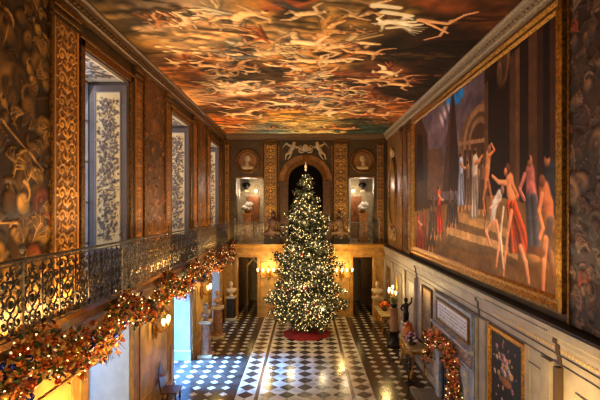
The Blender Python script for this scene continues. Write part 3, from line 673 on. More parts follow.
# inner doorway rooms
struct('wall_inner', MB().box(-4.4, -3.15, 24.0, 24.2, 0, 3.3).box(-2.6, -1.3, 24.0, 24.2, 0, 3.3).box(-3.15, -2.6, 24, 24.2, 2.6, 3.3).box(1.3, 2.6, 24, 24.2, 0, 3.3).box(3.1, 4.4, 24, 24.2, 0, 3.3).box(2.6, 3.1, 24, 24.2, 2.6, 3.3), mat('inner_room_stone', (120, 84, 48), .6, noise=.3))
struct('trim_14', MB().prism([(-3.25, 0), (-3.15, 0), (-3.15, 2.2), (-2.87, 2.55), (-2.6, 2.2), (-2.6, 0), (-2.5, 0), (-2.5, 2.3), (-2.87, 2.7), (-3.25, 2.3)], lambda a, b: (a, 23.9, b), lambda a, b: (a, 24.0, b)), M_ochre)

def pilaster_xz(x0, x1, z0, z1, label, hi, lo, seed):
    W = x1-x0; H = z1-z0; t = thing('ornamental_pilaster', label, 'pilaster', ((x0+x1)/2, YF, z0))
    MB().box(-W/2, W/2, -0.06, 0, 0, H).build('pilaster_shaft', M_brown, t, bevel=.006)
    cv = Canvas(W-.08, H-.4, .026, lo); arabesque(cv, .03, W-.11, .05, H-.45, hi, lo, .03, None, seed)
    for p in (.02, W-.1): cv.stroke([(p, 0), (p, H)], .018, .018, hi, .02)
    cv.mesh('carved_panel', (-(W-.08)/2, -.065, .2), (1, 0, 0), (0, 0, 1), (0, -1, 0), M_orn, t, back=.01)
    MB().box(-W/2, W/2, -.1, -.06, 0, .15).build('base_block', M_goldd, t, bevel=.01)
    MB().box(-W/2, W/2, -.12, -.06, H-.1, H).box(-W/2, W/2, -.09, -.06, H-.2, H-.15).build('capital', M_goldd, t, bevel=.01)
pilaster_xz(-2.05, -1.37, ZG, ZT, 'gold arabesque pilaster on the far wall left of the arch', (176, 126, 56), (92, 60, 26), 21)
pilaster_xz(1.42, 2.15, ZG, ZT, 'gold arabesque pilaster on the far wall right of the arch', (168, 120, 56), (88, 58, 26), 22)
pilaster_xz(-4.02, -3.72, ZG, ZT, 'dark arabesque pilaster in far left corner of end wall', (150, 98, 42), (60, 36, 16), 23)
pilaster_xz(3.52, 3.95, ZG, ZT, 'dark arabesque pilaster in far right corner of end wall', (145, 98, 48), (58, 36, 18), 24)
def medallion(cx, lab, x0, x1, hi, dirn):
    t = thing('portrait_medallion', lab, 'medallion', (cx, YF, 7.75))
    MB().box(x0-cx, x1-cx, -.04, 0, -.83, 1.02).build('backing_panel', mat('medallion_field', (92, 66, 30), .5, noise=.2), t)
    m = MB(); m.box(x0-cx, x1-cx, -.07, -.04, -.83, -.75).box(x0-cx, x0-cx+.05, -.07, -.04, -.75, 1.02).box(x1-cx-.05, x1-cx, -.07, -.04, -.75, 1.02).build('panel_moulding', M_goldd, t)
    m = MB(); m.tube([(.56*math.cos(a), -.07, .56*math.sin(a)) for a in np.linspace(0, 2*PI, 36, endpoint=False)], .055, 8, True).tube([(.46*math.cos(a), -.06, .46*math.sin(a)) for a in np.linspace(0, 2*PI, 36, endpoint=False)], .02, 6, True).build('round_frame', M_goldd, t, smooth=True)
    m = MB(); m.prism([(.5*math.cos(a), .5*math.sin(a)) for a in np.linspace(0, 2*PI, 32, endpoint=False)], lambda a, b: (a, -.04, b), lambda a, b: (a, -.055, b)); m.build('roundel', mat('roundel_'+lab[:4], hi, .5, noise=.2), t)
    blob('portrait_relief', [((dirn*.02, -.07, .1), (dirn*.03, -.08, .2), .13, .13), ((dirn*.14, -.08, .12), (dirn*.15, -.08, .14), .035, .03), ((-dirn*.02, -.07, .0), (-dirn*.03, -.07, -.15), .08, .1), ((-.22, -.06, -.3), (.2, -.06, -.3), .11, .11), ((-dirn*.08, -.06, .2), (-dirn*.1, -.06, .0), .08, .06)], mat('relief_stone', (200, 165, 115), .5, noise=.2), t, .025)
medallion(-2.84, 'round portrait medallion, light figure, on the left of the far wall', -3.68, -2.1, (160, 105, 50), 1)
medallion(2.87, 'round portrait medallion, darker ground, on the right of the far wall', 2.2, 3.5, (95, 62, 34), -1)
# arch
t = thing('carved_arch', 'brown stone double arch behind the top of the Christmas tree', 'arch', (ACX, YF, ZG))
for nm, r_, w_, dp, m_ in (('inner_archivolt', .95, .09, .12, M_goldd), ('outer_archivolt', 1.18, .12, .09, mat('arch_stone', (165, 108, 48), .5, noise=.3, nscale=6))):
    m = MB(); pr = []
    A = np.linspace(0, PI, 25); ri, ro_ = r_-w_, r_+w_
    out = [(ro_*math.cos(a), AZ-ZG+ro_*math.sin(a)) for a in A]; inn = [(ri*math.cos(a), AZ-ZG+ri*math.sin(a)) for a in A]
    for k in range(24):
        m.prism([out[k], out[k+1], inn[k+1], inn[k]], lambda a, b: (a, -dp, b), lambda a, b: (a, 0, b))
    m.tube([(ro_*math.cos(a), -dp, AZ-ZG+ro_*math.sin(a)) for a in A], .025, 6)
    m.build(nm, m_, t)
for s in (-1, 1):
    m = MB().box(s*.86, s*1.26, -.1, 0, 0, 2.95).box(s*.84, s*1.3, -.15, 0, 2.95, 3.09).box(s*.84, s*1.3, -.15, 0, 0, .2); m.build('arch_pier', mat('arch_pier_paint', (96, 60, 28), .5, noise=.3), t, bevel=.01)
m = MB().box(-.12, .12, -.2, -.02, AZ-ZG+.98, AZ-ZG+1.32).build('keystone', M_goldd, t, bevel=.02)
for s_, x0 in ((-1, -1.36), (1, 1.30)):
    cv = Canvas(.1, 5.0, .03, (60, 38, 18)); arabesque(cv, .01, .09, .1, 4.8, (150, 100, 44), (0, 0, 0), .01, .12, 5)
    tag(cv.mesh('ornamental_strip', (x0, YF-.03, ZG+.1), (1, 0, 0), (0, 0, 1), (0, -1, 0), M_orn, back=.02), 'thin gold ornamental strip just %s of the far arch' % ('left' if s_ < 0 else 'right'), 'wall ornament')
# painted dark canvas inside the niche & side panels
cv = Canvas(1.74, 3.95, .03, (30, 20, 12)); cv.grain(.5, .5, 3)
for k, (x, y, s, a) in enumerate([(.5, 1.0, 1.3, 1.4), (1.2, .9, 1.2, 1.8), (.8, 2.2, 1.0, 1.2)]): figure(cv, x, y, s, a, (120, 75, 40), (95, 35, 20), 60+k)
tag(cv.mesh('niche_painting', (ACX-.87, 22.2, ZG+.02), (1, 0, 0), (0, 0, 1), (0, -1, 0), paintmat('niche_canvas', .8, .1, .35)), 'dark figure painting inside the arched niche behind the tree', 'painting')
for s, x0, x1, lb in ((-1, -1.36, -1.22, 'left'), (1, 1.3, 1.41, 'right')): pass
def statue_group(cx, lab, colr):
    t = thing('painted_statue_group', lab, 'statue', (cx, YF-.16, ZG))
    m_ = mat('statue_'+lab[:4], colr, .5, .2, noise=.4, nscale=7)
    MB().box(-.4, .4, -.34, 0, 0, .3).box(-.36, .36, -.32, 0, .3, .4).build('plinth', M_dbrown, t, bevel=.02)
    f = 1 if cx < 0 else -1
    blob('figure', [((0, -.2, .45), (0, -.2, .8), .24, .2), ((0, -.2, .8), (f*.05, -.2, 1.15), .17, .2), ((f*.05, -.2, 1.25), (f*.05, -.2, 1.35), .07, .07), ((f*.07, -.22, 1.47), (f*.07, -.22, 1.52), .11, .11),
        ((f*.22, -.2, 1.15), (f*.42, -.25, .95), .07, .055), ((f*.42, -.25, .95), (f*.55, -.3, 1.12), .05, .04), ((-f*.15, -.2, 1.15), (-f*.35, -.22, .85), .07, .05),
        ((f*.1, -.28, .6), (f*.42, -.32, .55), .11, .09), ((f*.42, -.32, .55), (f*.45, -.32, .42), .08, .06), ((-f*.1, -.25, .55), (-f*.35, -.25, .5), .12, .1)], m_, t, .03)
statue_group(-1.62, 'reddish seated figure on a dark plinth left of the arch', (84, 46, 28))
statue_group(1.75, 'bronze-coloured seated figure on a dark plinth right of the arch', (96, 60, 28))
# cherubs above arch
def cherub(cx, f, lab):
    t = thing('cherub', lab, 'sculpture', (cx, YF-.06, 8.28))
    m_ = mat('cherub_stone', (205, 178, 140), .5, noise=.2, nscale=9)
    blob('body', [((0, -.1, -.05), (f*.14, -.1, .18), .1, .11), ((f*.17, -.1, .3), (f*.18, -.1, .34), .085, .085), ((f*.2, -.12, .2), (f*.42, -.14, .12), .045, .035), ((f*.42, -.14, .12), (f*.52, -.14, .02), .035, .03),
        ((f*.05, -.12, .2), (-f*.15, -.14, .3), .045, .03), ((-f*.02, -.12, -.08), (-f*.2, -.15, -.22), .08, .05), ((-f*.2, -.15, -.22), (-f*.24, -.12, -.44), .05, .035), ((f*.04, -.12, -.1), (f*.0, -.16, -.3), .08, .05), ((0, -.16, -.3), (-f*.12, -.14, -.45), .045, .03)], m_, t, .022)
    m = MB()
    for k in range(5): m.tube([(-f*.02, -.05, .15), (-f*(.1+.03*k), -.04, .28+.02*k), (-f*(.2+.05*k), -.03, .42-.08*k)], .04, 6, r1=.012)
    m.build('wing', m_, t, smooth=True)
cherub(-.72, 1, 'pale stone cherub reclining on the left of the far arch'); cherub(.78, -1, 'pale stone cherub reclining on the right of the far arch')
t = thing('carved_crest', 'pale stone scroll crest between the two cherubs over the arch', 'sculpture', (ACX, YF-.02, 8.3))
m = MB()
for s in (-1, 1):
    m.tube([(s*p[0], -.1, p[1]) for p in spiral(.22, .0, .16, PI, 1.4, 1)], .035, 6); m.tube([(s*.05, -.1, -.1), (s*.25, -.1, .22), (s*.5, -.1, .05)], .04, 6, r1=.02)
m.build('scrolls', MATS['cherub_stone'], t, smooth=True)
MB().ball((0, -.12, .1), .15, 12, 8, (1, .5, 1.2)).build('shell', MATS['cherub_stone'], t, smooth=True)

# things in the upper balcony openings
def balcony_room(cx, f, side):
    t = thing('plant_stand', 'tan square stand behind the %s far balcony railing' % side, 'stand', (cx, 22.35, ZG))
    MB().box(-.26, .26, -.26, .26, 0, .12).box(-.22, .22, -.22, .22, .12, 1.42).box(-.28, .28, -.28, .28, 1.42, 1.5).build('stand_body', mat('honey_wood', (205, 130, 55), .4, noise=.2), t, bevel=.01)
    t = thing('flower_arrangement', 'mound of white flowers on the tan stand in the %s far balcony opening' % side, 'flowers', (cx, 22.35, ZG+1.5))
    m = MB(); MB().lathe([(.1, 0), (.16, .1), (.18, .16), (.13, .18)], n=12).build('bowl', M_gold, t, smooth=True)
    r2 = random.Random(9)
    for k in range(34):
        a = r2.uniform(0, 2*PI); q = r2.uniform(0, .3); m.ball((q*math.cos(a), q*math.sin(a)*.8, .2+r2.uniform(0, .42)*(1-q)), r2.uniform(.06, .1), 7, 5)
    m.build('blooms', mat('white_petals', (235, 225, 210), .7), t, smooth=True)
    m = MB()
    for k in range(20):
        a = r2.uniform(0, 2*PI); m.tube([(0, 0, .15), (.2*math.cos(a), .2*math.sin(a), .25), (.33*math.cos(a), .33*math.sin(a), .2)], .012, 4)
    m.build('foliage', M_green, t)
    dx = cx-f*.0+(.18*f)
    t = thing('dark_urn', 'dark bronze urn on a high bracket in the %s far balcony opening' % side, 'urn', (-3.42 if f > 0 else 3.36, 25.15, 6.5))
    MB().lathe([(.07, 0), (.1, .04), (.05, .08), (.2, .2), (.24, .32), (.15, .36), (.18, .4)], n=16).build('urn_body', M_bronze, t, smooth=True)
    MB().box(-.14, .14, -.14, .15, -.12, 0).build('bracket', M_cream, t, bevel=.02)
    xd = -3.05 if f > 0 else 2.95
    struct('door_%d' % (3 if f > 0 else 4), MB().box(xd-.36, xd+.36, 25.3, 25.4, ZG, ZG+2.45).box(xd-.28, xd-.03, 25.27, 25.3, ZG+.3, ZG+2.2).box(xd+.03, xd+.28, 25.27, 25.3, ZG+.3, ZG+2.2), mat('oak_door', (165, 92, 36), .4, noise=.3, nscale=4), bevel=.01)
    t = thing('wall_lamp', 'small glowing wall lamp above the oak door in the %s far opening' % side, 'lamp', (-2.87 if f > 0 else 2.81, 25.2, 6.35))
    MB().box(-.04, .04, 0, .2, -.05, .05).build('lamp_bracket', M_gold, t)
    MB().ball((0, 0, .08), .1, 12, 8).build('lamp_globe', M_candle, t, smooth=True)
    point('balcony_lamp', (xd+f*.1, 24.6, 6.3), 45, SOFT, .12); point('flower_fill', (cx, 21.95, 6.6), 60, NEUT, .2)  # second point is an added fill in front of the flowers
    struct('trim_15', MB().box(cx-.68*1-.0, cx-.55, 23.0, 23.5, ZG, 9).box(cx+.95, cx+1.1, 23.0, 23.5, ZG, 9), M_cream, bevel=.02)
balcony_room(-2.98, 1, 'left'); balcony_room(3.0, -1, 'right')

# sconces
def sconce(loc, axis, label, lights=3, power=26, spread=.16, sc=1.0):
    """axis: unit vector pointing into the room"""
    ang = math.atan2(axis[1], axis[0]); t = thing('wall_sconce', label, 'wall sconce', loc, None, ang)
    m = MB().prism([(0.16*sc*math.cos(a)*(.6 if abs(math.sin(a)) > .6 else .8), .32*sc*math.sin(a)-.1) for a in np.linspace(0, 2*PI, 16, endpoint=False)], lambda a, b: (0, a, b), lambda a, b: (.035, a, b))
    for k in range(5): m.ball((.05, 0, .2*sc-.13*k*sc), .055*sc*(1-.12*k), 8, 5, (.6, 1, 1))
    m.build('backplate', M_gold, t, bevel=.006)
    for i in range(lights):
        q = (i-(lights-1)/2); y = q*spread*1.3; x = .34-.05*abs(q)
        MB().tube([(.03, 0, -.1), (.12, y*.4, -.22), (.25, y*.9, -.2), (x, y, -.05)], .014, 6).lathe([(.02, 0), (.05, .02), (.03, .04)], x, y, -.06, 10).build('sconce_arm', M_gold, t, smooth=True)
        MB().lathe([(.018, 0), (.03, .02), (.048, .08), (.05, .12), (.04, .17), (.03, .17)], x, y, -.01, 12).build('candle_shade', M_candle, t, smooth=True)
    ax = Vector((axis[0], axis[1], 0)); point('sconce_light', Vector(loc)+ax*.62+Vector((0, 0, .2)), power, WARM, .08)
    return t
sconce((-3.99, 11.45, 2.35), (1, 0), 'gilt wall sconce with three lit glass shades under the garland, nearest on the left wall', 3, 60)
sconce((-3.99, 16.6, 2.3), (1, 0), 'gilt wall sconce with lit shades on the left wall beyond the middle doorway', 3, 50)
sconce((-1.8, YF-.03, 2.3), (0, -1), 'gilt wall sconce with lit candles on far wall left of the tree', 5, 90, .2)
sconce((1.8, YF-.03, 2.3), (0, -1), 'gilt wall sconce with lit candles on far wall right of the tree', 5, 90, .2)
sconce((-3.99, 6.6, 1.7), (1, 0), 'gilt wall sconce below the nearest garland', 3, 280)
point('far_door_light', (-2.9, 23.2, 2.4), 8, WARM); point('far_door_light', (2.9, 23.2, 2.4), 5, WARM)

# busts and pedestals (left, far)
def pedestal(loc, h, r, label, m_=None, square=False):
    t = thing('bust_pedestal', label, 'pedestal', loc)
    MB().box(-r*1.35, r*1.35, -r*1.35, r*1.35, 0, .1).build('plinth', M_cream, t, bevel=.01)
    if square: MB().box(-r*.95, r*.95, -r*.95, r*.95, .1, h-.1).build('shaft', m_ or M_ped, t, bevel=.01)
    else: MB().lathe([(r*1.25, .1), (r*1.2, .14), (r*1.02, .18), (r, .25), (r*.9, h-.16), (r*1.0, h-.1)], n=20).build('shaft', m_ or M_ped, t, smooth=True)
    MB().box(-r*1.15, r*1.15, -r*1.15, r*1.15, h-.1, h).build('cap', M_cream, t, bevel=.01)
def bust(loc, label, f=(0, -1), sc=1.0, m_=None):
    ang = math.atan2(f[1], f[0])+PI/2; t = thing('marble_bust', label, 'bust', loc, None, ang); m_ = m_ or M_stat; s = sc
    MB().lathe([(.11*s, 0), (.11*s, .03*s), (.05*s, .06*s), (.06*s, .12*s)], n=14).build('socle', m_, t, smooth=True)
    P = [((-.17, 0, .26), (.17, 0, .26), .085, .085), ((0, 0, .2), (0, 0, .14), .11, .06), ((-.08, -.02, .22), (.08, -.02, .22), .1, .1), ((0, 0, .3), (0, -.01, .4), .06, .055), ((0, -.01, .47), (0, -.02, .54), .08, .09), ((0, -.03, .44), (0, -.05, .43), .045, .035), ((0, -.1, .5), (0, -.115, .48), .016, .02), ((-.08, 0, .49), (-.085, 0, .49), .02, .02), ((.08, 0, .49), (.085, 0, .49), .02, .02)]
    blob('bust_body', [(tuple(q*s for q in a), tuple(q*s for q in b), r0*s, r1*s) for a, b, r0, r1 in P], m_, t, .016*s)
    m = MB(); r2 = random.Random(2)
    for k in range(30):
        a = r2.uniform(0, 2*PI); e = r2.uniform(.1, 1.5); m.ball((.085*s*math.cos(a)*math.cos(e), .02*s+.085*s*abs(math.sin(a))*math.cos(e), (.53+.09*math.sin(e))*s), .025*s, 6, 4)
    m.build('hair', m_, t, smooth=True)
pedestal((-3.62, 15.72, 0), 1.32, .19, 'rosy column pedestal nearest the blue-lit doorway'); bust((-3.62, 15.72, 1.32), 'marble bust on the nearest left column pedestal', (1, -.5), 1.0, mat('grey_bust_marble', (165, 150, 135), .4, noise=.4, nscale=12))
pedestal((-3.66, 18.05, 0), 1.3, .2, 'brown column pedestal, second along the left wall'); bust((-3.66, 18.05, 1.3), 'brown-toned bust on the second left column pedestal', (1, -.5), 1.0, mat('warm_bust_marble', (190, 140, 90), .4, noise=.3))
pedestal((-3.60, 20.95, 0), 1.15, .2, 'dark pedestal in the far left corner', M_dbrown, True); bust((-3.60, 20.95, 1.15), 'pale marble bust in the far left corner beside the door', (.3, -1), 1.1)
pedestal((3.52, 20.9, 0), 1.1, .22, 'ochre pedestal in the far right corner beside the door', M_ochre, True); bust((3.52, 20.9, 1.1), 'pale marble bust in the far right corner above the gilt table', (-.3, -1), 1.2)

# hall chair at left pier
t = thing('hall_chair', 'dark carved wooden hall chair against the lower left wall', 'chair', (-3.66, 11.75, 0), None, -PI/2)
MB().box(-.26, .26, -.22, .24, .42, .47).build('seat', M_wood, t, bevel=.015)
m = MB().prism([(-.2, .47), (.2, .47), (.24, .85), (.16, 1.0), (.1, 1.12), (0, 1.2), (-.1, 1.12), (-.16, 1.0), (-.24, .85)], lambda a, b: (a, -.2-.12*(b-.47), b), lambda a, b: (a, -.24-.12*(b-.47), b)); m.build('backrest', M_wood, t, bevel=.01)
MB().lathe([(.01, -.01), (.1, 0), (.08, .02), (.02, .03)], n=14).build('backrest_boss', mat('chair_boss', (110, 70, 40), .3), t).location = (0, -.24, .84)
for sx in (-1, 1):
    for sy in (-1, 1):
        MB().lathe([(.022, 0), (.028, .04), (.02, .1), (.035, .25), (.02, .34), (.03, .42)], sx*.2, sy*.17+.01, 0, 8).build('leg', M_wood, t, smooth=True)

# garlands along the gallery edge
leafcols = [mat('orange_leaves', (248, 132, 40), .6, noise=.35, nscale=30), mat('rust_leaves', (150, 50, 18), .6, noise=.4, nscale=30), mat('evergreen_sprigs', (64, 92, 36), .6, noise=.4, nscale=20), mat('deep_red_leaves', (120, 22, 16), .5, noise=.4, nscale=20), mat('golden_leaves', (245, 180, 80), .6, noise=.3, nscale=20)]
def leafmass(name, pts, size, m, parent, seed, spread=1.0):
    r = np.random.default_rng(seed); n = len(pts); pts = np.array(pts)
    d = r.normal(size=(n, 3)); d /= np.linalg.norm(d, axis=1)[:, None]; e = np.cross(d, r.normal(size=(n, 3))); e /= np.linalg.norm(e, axis=1)[:, None]
    nn = np.cross(d, e); s = size*r.uniform(.6, 1.3, n)[:, None]
    V = np.stack([pts, pts+d*s*.5+e*s*.28+nn*s*.08, pts+d*s, pts+d*s*.5-e*s*.28+nn*s*.08], 1).reshape(-1, 3)
    F = np.arange(4*n).reshape(n, 4); F = np.concatenate([F[:, [0, 1, 2]], F[:, [0, 2, 3]]])
    me = bpy.data.meshes.new(name); me.from_pydata(V.tolist(), [], F.tolist()); me.materials.append(m)
    o = bpy.data.objects.new(name, me); C.objects.link(o); o.parent = parent; return o
bulb_me = MB()  .ball((0, 0, 0), .013, 6, 4).build('fairy_light', M_fairy2, smooth=True); bulbmesh = bulb_me.data; bpy.data.objects.remove(bulb_me)
berry_me = [MB().ball((0, 0, 0), .05, 10, 7).build('bauble', mat(nm, c, .15, .6), smooth=True) for nm, c in (('copper_bauble', (210, 90, 40)), ('blue_bauble', (40, 50, 130)), ('gold_bauble', (230, 175, 70)))]
berrymesh = [b.data for b in berry_me]
for b in berry_me: bpy.data.objects.remove(b)
NOD = [3.0, 5.6, 8.45, 11.05, 13.6, 16.1, 18.6, 20.95]
glab = ['at the left frame edge', 'under the nearest window bay, draped low with twigs', 'over the nearest wall sconce', 'over the blue-lit doorway', 'past the blue-lit doorway', 'above the second column pedestal', 'ending at the far wall']
def garland(y0, y1, i, label, path=None, R=.2, droop=.5, x=-3.55, loc=None, dens=1.0):
    if path is None:
        path = [Vector((x+.03*math.sin(PI*t), y0+(y1-y0)*t, 3.60-droop*math.sin(PI*t)**.8)) for t in np.linspace(0, 1, 22)]
    t = thing('autumn_garland', label, 'garland', path[0], None); o0 = path[0]; P = [p-o0 for p in path]; N = len(P)-1
    MB().tube(P, .03, 6).build('garland_rope', M_bark, t)
    r = random.Random(500+i); L = sum((P[k+1]-P[k]).length for k in range(N))
    def samp(k0, rad):
        out = []
        for q in range(k0):
            s = r.random(); g = s*N; k = min(int(g), N-1); c = P[k].lerp(P[k+1], g-k)
            bul = 1+.32*math.sin(s*19+i*2)
            v = Vector((r.gauss(0, 1), r.gauss(0, 1), r.gauss(0, 1))).normalized()*rad*bul*(r.random()**.4)
            out.append(tuple(c+Vector((v.x*.8+.02, v.y, v.z))))
        return out
    n = int(L*420*dens)
    fr = [.38, .12, .24, .08, .18]
    for k, nm in enumerate(('orange_leaves', 'rust_leaves', 'evergreen_sprigs', 'red_leaves', 'golden_leaves')):
        leafmass('foliage', samp(int(n*fr[k]), R), .1 if k != 2 else .12, leafcols[k], t, 40*i+k)
    for p in samp(min(95, int(L*24*dens)), R*1.08):
        o = bpy.data.objects.new('fairy_light', bulbmesh); C.objects.link(o); o.parent = t; o.location = p
    for q, p in enumerate(samp(int(L*7*dens), R*1.02)):
        o = bpy.data.objects.new('bauble', berrymesh[r.choice((0, 0, 1, 2))]); C.objects.link(o); o.parent = t; o.location = p
    if i == 20: leafmass('petals', samp(260, R*1.05), .12, mat('rose_petals', (240, 130, 110), .6, noise=.2), t, 99)
    m = MB(); k0 = P[int(N*.72)]
    for q in range(16):
        a = r.uniform(-.9, .9); b = r.uniform(.3, .5); m.tube([k0, k0+Vector((.1, a*.25, -.22)), k0+Vector((.18, a*.5, -b))], .006, 4, r1=.003)
    m.build('twigs', M_bark, t)
    return t
for i in range(len(NOD)-1): garland(NOD[i], NOD[i+1], i, 'orange autumn leaf garland with lights ' + glab[i], R=.31 if i < 2 else (.26 if i < 4 else .22), dens=2.0 if i < 2 else 1.5)
for i in range(5): point('garland_glow', (-3.0, NOD[i]+1.6, 3.2), 17, (1, .68, .32), .15)

# ================================================================== CHRISTMAS TREE
TX, TY = .03, 18.95
prof = [(0.25, .35), (.45, .85), (.8, 1.3), (1.5, 1.48), (2.2, 1.42), (2.9, 1.28), (3.6, 1.05), (4.4, .88), (5.1, .76), (5.8, .6), (6.3, .34), (6.9, .14), (7.3, .03)]
def trad(z): return float(np.interp(z, [p[0] for p in prof], [p[1] for p in prof]))
tree = thing('christmas_tree', 'tall Christmas tree covered in warm white lights at far end of hall', 'Christmas tree', (TX, TY, 0))
MB().lathe([(.13, .0), (.11, .5), (.07, 4), (.02, 7.2)], n=10).build('trunk', M_bark, tree)
rt = random.Random(77); ndl = []; brs = MB(); tips = []
for k in range(470):
    z = 7.15*(1-math.sqrt(rt.random())*.985)+.12 if k > 40 else rt.uniform(.2, .9)
    z = max(.2, z); a = rt.uniform(0, 2*PI); R = trad(z)*(rt.uniform(.55, 1.05) if rt.random() < .75 else rt.uniform(1.05, 1.36))+.03; rise = rt.uniform(-.12, .18)*R
    dv = Vector((math.cos(a), math.sin(a), 0)); p0 = Vector((0, 0, z-.05)); p1 = p0+dv*R*.6+Vector((0, 0, rise*.3)); p2 = p0+dv*R+Vector((0, 0, rise))
    brs.tube([p0, p1, p2], .018, 4, r1=.005)
    nt_ = int(14+R*42)
    for q in range(nt_):
        t_ = rt.uniform(.15, 1)**.7; c = p0.lerp(p1, t_/.6) if t_ < .6 else p1.lerp(p2, (t_-.6)/.4)
        sd = Vector((-math.sin(a), math.cos(a), 0))*rt.gauss(0, .11+.08*R*(1-t_)); c = c+sd+Vector((0, 0, rt.gauss(-.02, .05)))
        ndl.append(tuple(c))
        if t_ > .4 and rt.random() < .5: tips.append(c+Vector((0, 0, .02))+dv*.03)
brs.build('branches', M_bark, tree)
nd = np.array(ndl); idx = rng.permutation(len(nd))
leafmass('needle_sprays', np.repeat(nd, 2, 0)+rng.normal(0, .03, (2*len(nd), 3)), .13, M_fir, tree, 9)
leafmass('frosted_sprigs', nd[idx[:11000]]+rng.normal(0, .03, (11000 if len(nd) > 11000 else len(nd), 3)), .085, M_tip, tree, 10)
rt.shuffle(tips); tb = MB().ball((0, 0, 0), .026, 6, 4).build('x', M_fairy, smooth=True); tbm = tb.data; bpy.data.objects.remove(tb)
front = sorted(tips, key=lambda p: p.y)[:500]; rt.shuffle(front); chosen = front[:99]; cs = set(id(p) for p in chosen)
for p in chosen:
    o = bpy.data.objects.new('fairy_light', tbm); C.objects.link(o); o.parent = tree; o.location = p
rest = [p for p in tips if id(p) not in cs][:5200]
m = MB()
for p in rest: m.ball(p, .0195, 5, 3)
m.build('fairy_lights', M_fairy, tree)['kind'] = 'stuff'
m = MB().lathe([(.02, 0), (.05, .05), (.025, .12), (.06, .18), (.015, .3), (.004, .42)], n=10); m.build('tree_topper', mat('topper_glow', (255, 225, 170), .3, .2, emit=(255, 200, 130), estr=.7), tree, smooth=True).location = (0, 0, 7.05)
for a_, z_ in ((-1.9, 1.2), (-1.2, 1.4), (-1.57, 2.6), (-2.0, 3.6), (-1.1, 3.7), (-1.57, 4.9), (-1.57, 6.1), (-.5, 2.0), (-2.7, 2.0)):
    point('tree_glow', (TX+(trad(z_)+.45)*math.cos(a_), TY+(trad(z_)+.45)*math.sin(a_), z_), 20, (1, .78, .46), .15)
# red skirt
t = thing('tree_skirt', 'round red velvet cloth under the Christmas tree', 'tree skirt', (TX+.05, TY-.42, 0))
m = MB(); n = 48; prof2 = [(.2, .16), (.5, .13), (.8, .09), (.98, .05), (1.02, .01)]
vs = []; fs = []
for i, (r_, z_) in enumerate(prof2):
    for k in range(n):
        a = 2*PI*k/n; q = 1+.03*math.sin(9*a)*(i/4); vs.append((r_*q*math.cos(a), r_*q*math.sin(a), z_+.02*math.sin(9*a)*(i in (1, 2, 3))))
for i in range(4):
    for k in range(n): fs.append((i*n+k, i*n+(k+1) % n, (i+1)*n+(k+1) % n, (i+1)*n+k))
m.add(vs, fs); o = m.build('cloth', M_red, t, smooth=True); sm = o.modifiers.new('thick', 'SOLIDIFY'); sm.thickness = .01; sm.offset = 1
# red and gold baubles
bm_ = {}
for nm, c in (('red', (190, 20, 22)), ('gold', (230, 170, 60))):
    b = MB().ball((0, 0, 0), .055, 10, 7).build('b', mat('tree_%s_glass' % nm, c, .15, .6), smooth=True); bm_[nm] = b.data; bpy.data.objects.remove(b)
for k in range(44):
    p = front[100+k*3]; nm = 'red' if k % 2 else 'gold'
    o = bpy.data.objects.new('bauble', bm_[nm]); C.objects.link(o); o.location = Vector((TX, TY, -.05))+p
    tag(o, '%s glass bauble hanging in the Christmas tree' % nm, 'bauble', '%s baubles on the Christmas tree' % nm)

# ================================================================== RIGHT WALL, LOWER
XL = 3.97
struct('wall_right_lower', MB().box(XL, XW, YN, YF, 0, 3.1), M_white)
# entablature cap with dark ledge on top
capy = YN
struct('trim_16', MB().profy([(XW, 2.98), (3.95, 2.98), (3.94, 3.12), (3.92, 3.14), (3.915, 3.30), (3.87, 3.33), (3.87, 3.40), (3.83, 3.44), (3.83, 3.56), (XW, 3.56)], YN, YF-.28), mat('cap_grey_paint', (172, 160, 152), .4, noise=.12, nscale=3), bevel=.004)
struct('trim_17', MB().box(3.85, XW, YN, YF-.28, 3.56, 3.60), M_slate)
# black joint lines and breakfronts
mk = mat('dark_joint', (52, 44, 42), .5)
struct('trim_18', MB().box(3.905, 3.914, YN, 15.1, 3.135, 3.15).box(3.905, 3.914, 15.3, 21, 3.135, 3.15).box(3.935, 3.944, YN, 21, 2.985, 3.0).box(3.86, 3.869, YN, 21, 3.41, 3.425), mk)
for yy, wd in ((15.2, .05), (9.73, .06), (6.65, .1)):
    struct('trim_19', MB().profy([(XW, 2.95)]+[(q_[0]-.022, q_[1]-.01) for q_ in [(3.95, 2.98), (3.94, 3.12), (3.92, 3.14), (3.915, 3.30), (3.87, 3.33), (3.87, 3.40)]]+[(XW, 3.39)], yy-wd/2, yy+wd/2), mat('bay_joint_gilt', (74, 54, 40) if yy > 7 else (215, 150, 50), .45), bevel=.005)
    struct('trim_20', MB().box(3.86, XL, yy-wd/2, yy+wd/2, 0, 2.95), MATS['bay_joint_gilt'] if yy < 7 else M_white, bevel=.005)
# guilloche beads on frieze near
b = MB(); y = 4.5
while y < 9.0: b.ball((3.914, y, 3.22), .03, 8, 5, (.3, 1, 1)); y += .085
struct('trim_21', b, mat('guilloche_gilt', (212, 178, 120), .4, .3))
b = MB(); y = 6.8
while y < 9.2: b.box(3.82, 3.832, y, y+.02, 3.46, 3.48); y += .06
struct('trim_22', b, mk)
struct('baseboard_right', MB().box(3.9, XL, YN, YF, 0, .24), M_white, bevel=.008)
def wall_panel(a, b, z0, z1, x=XL, m_=None):
    q = MB().box(x-.03, x, a, a+.06, z0, z1).box(x-.03, x, b-.06, b, z0, z1).box(x-.03, x, a+.06, b-.06, z0, z0+.06).box(x-.03, x, a+.06, b-.06, z1-.06, z1)
    return struct('trim_23', q, m_ or M_white, bevel=.006)
for a, b in ((19.6, 20.9), (17.6, 19.2), (15.6, 16.6), (4.3, 6.3), (7.05, 7.6)): wall_panel(a, b, .7, 2.7)
wall_panel(5.0, 6.0, 1.0, 2.5)
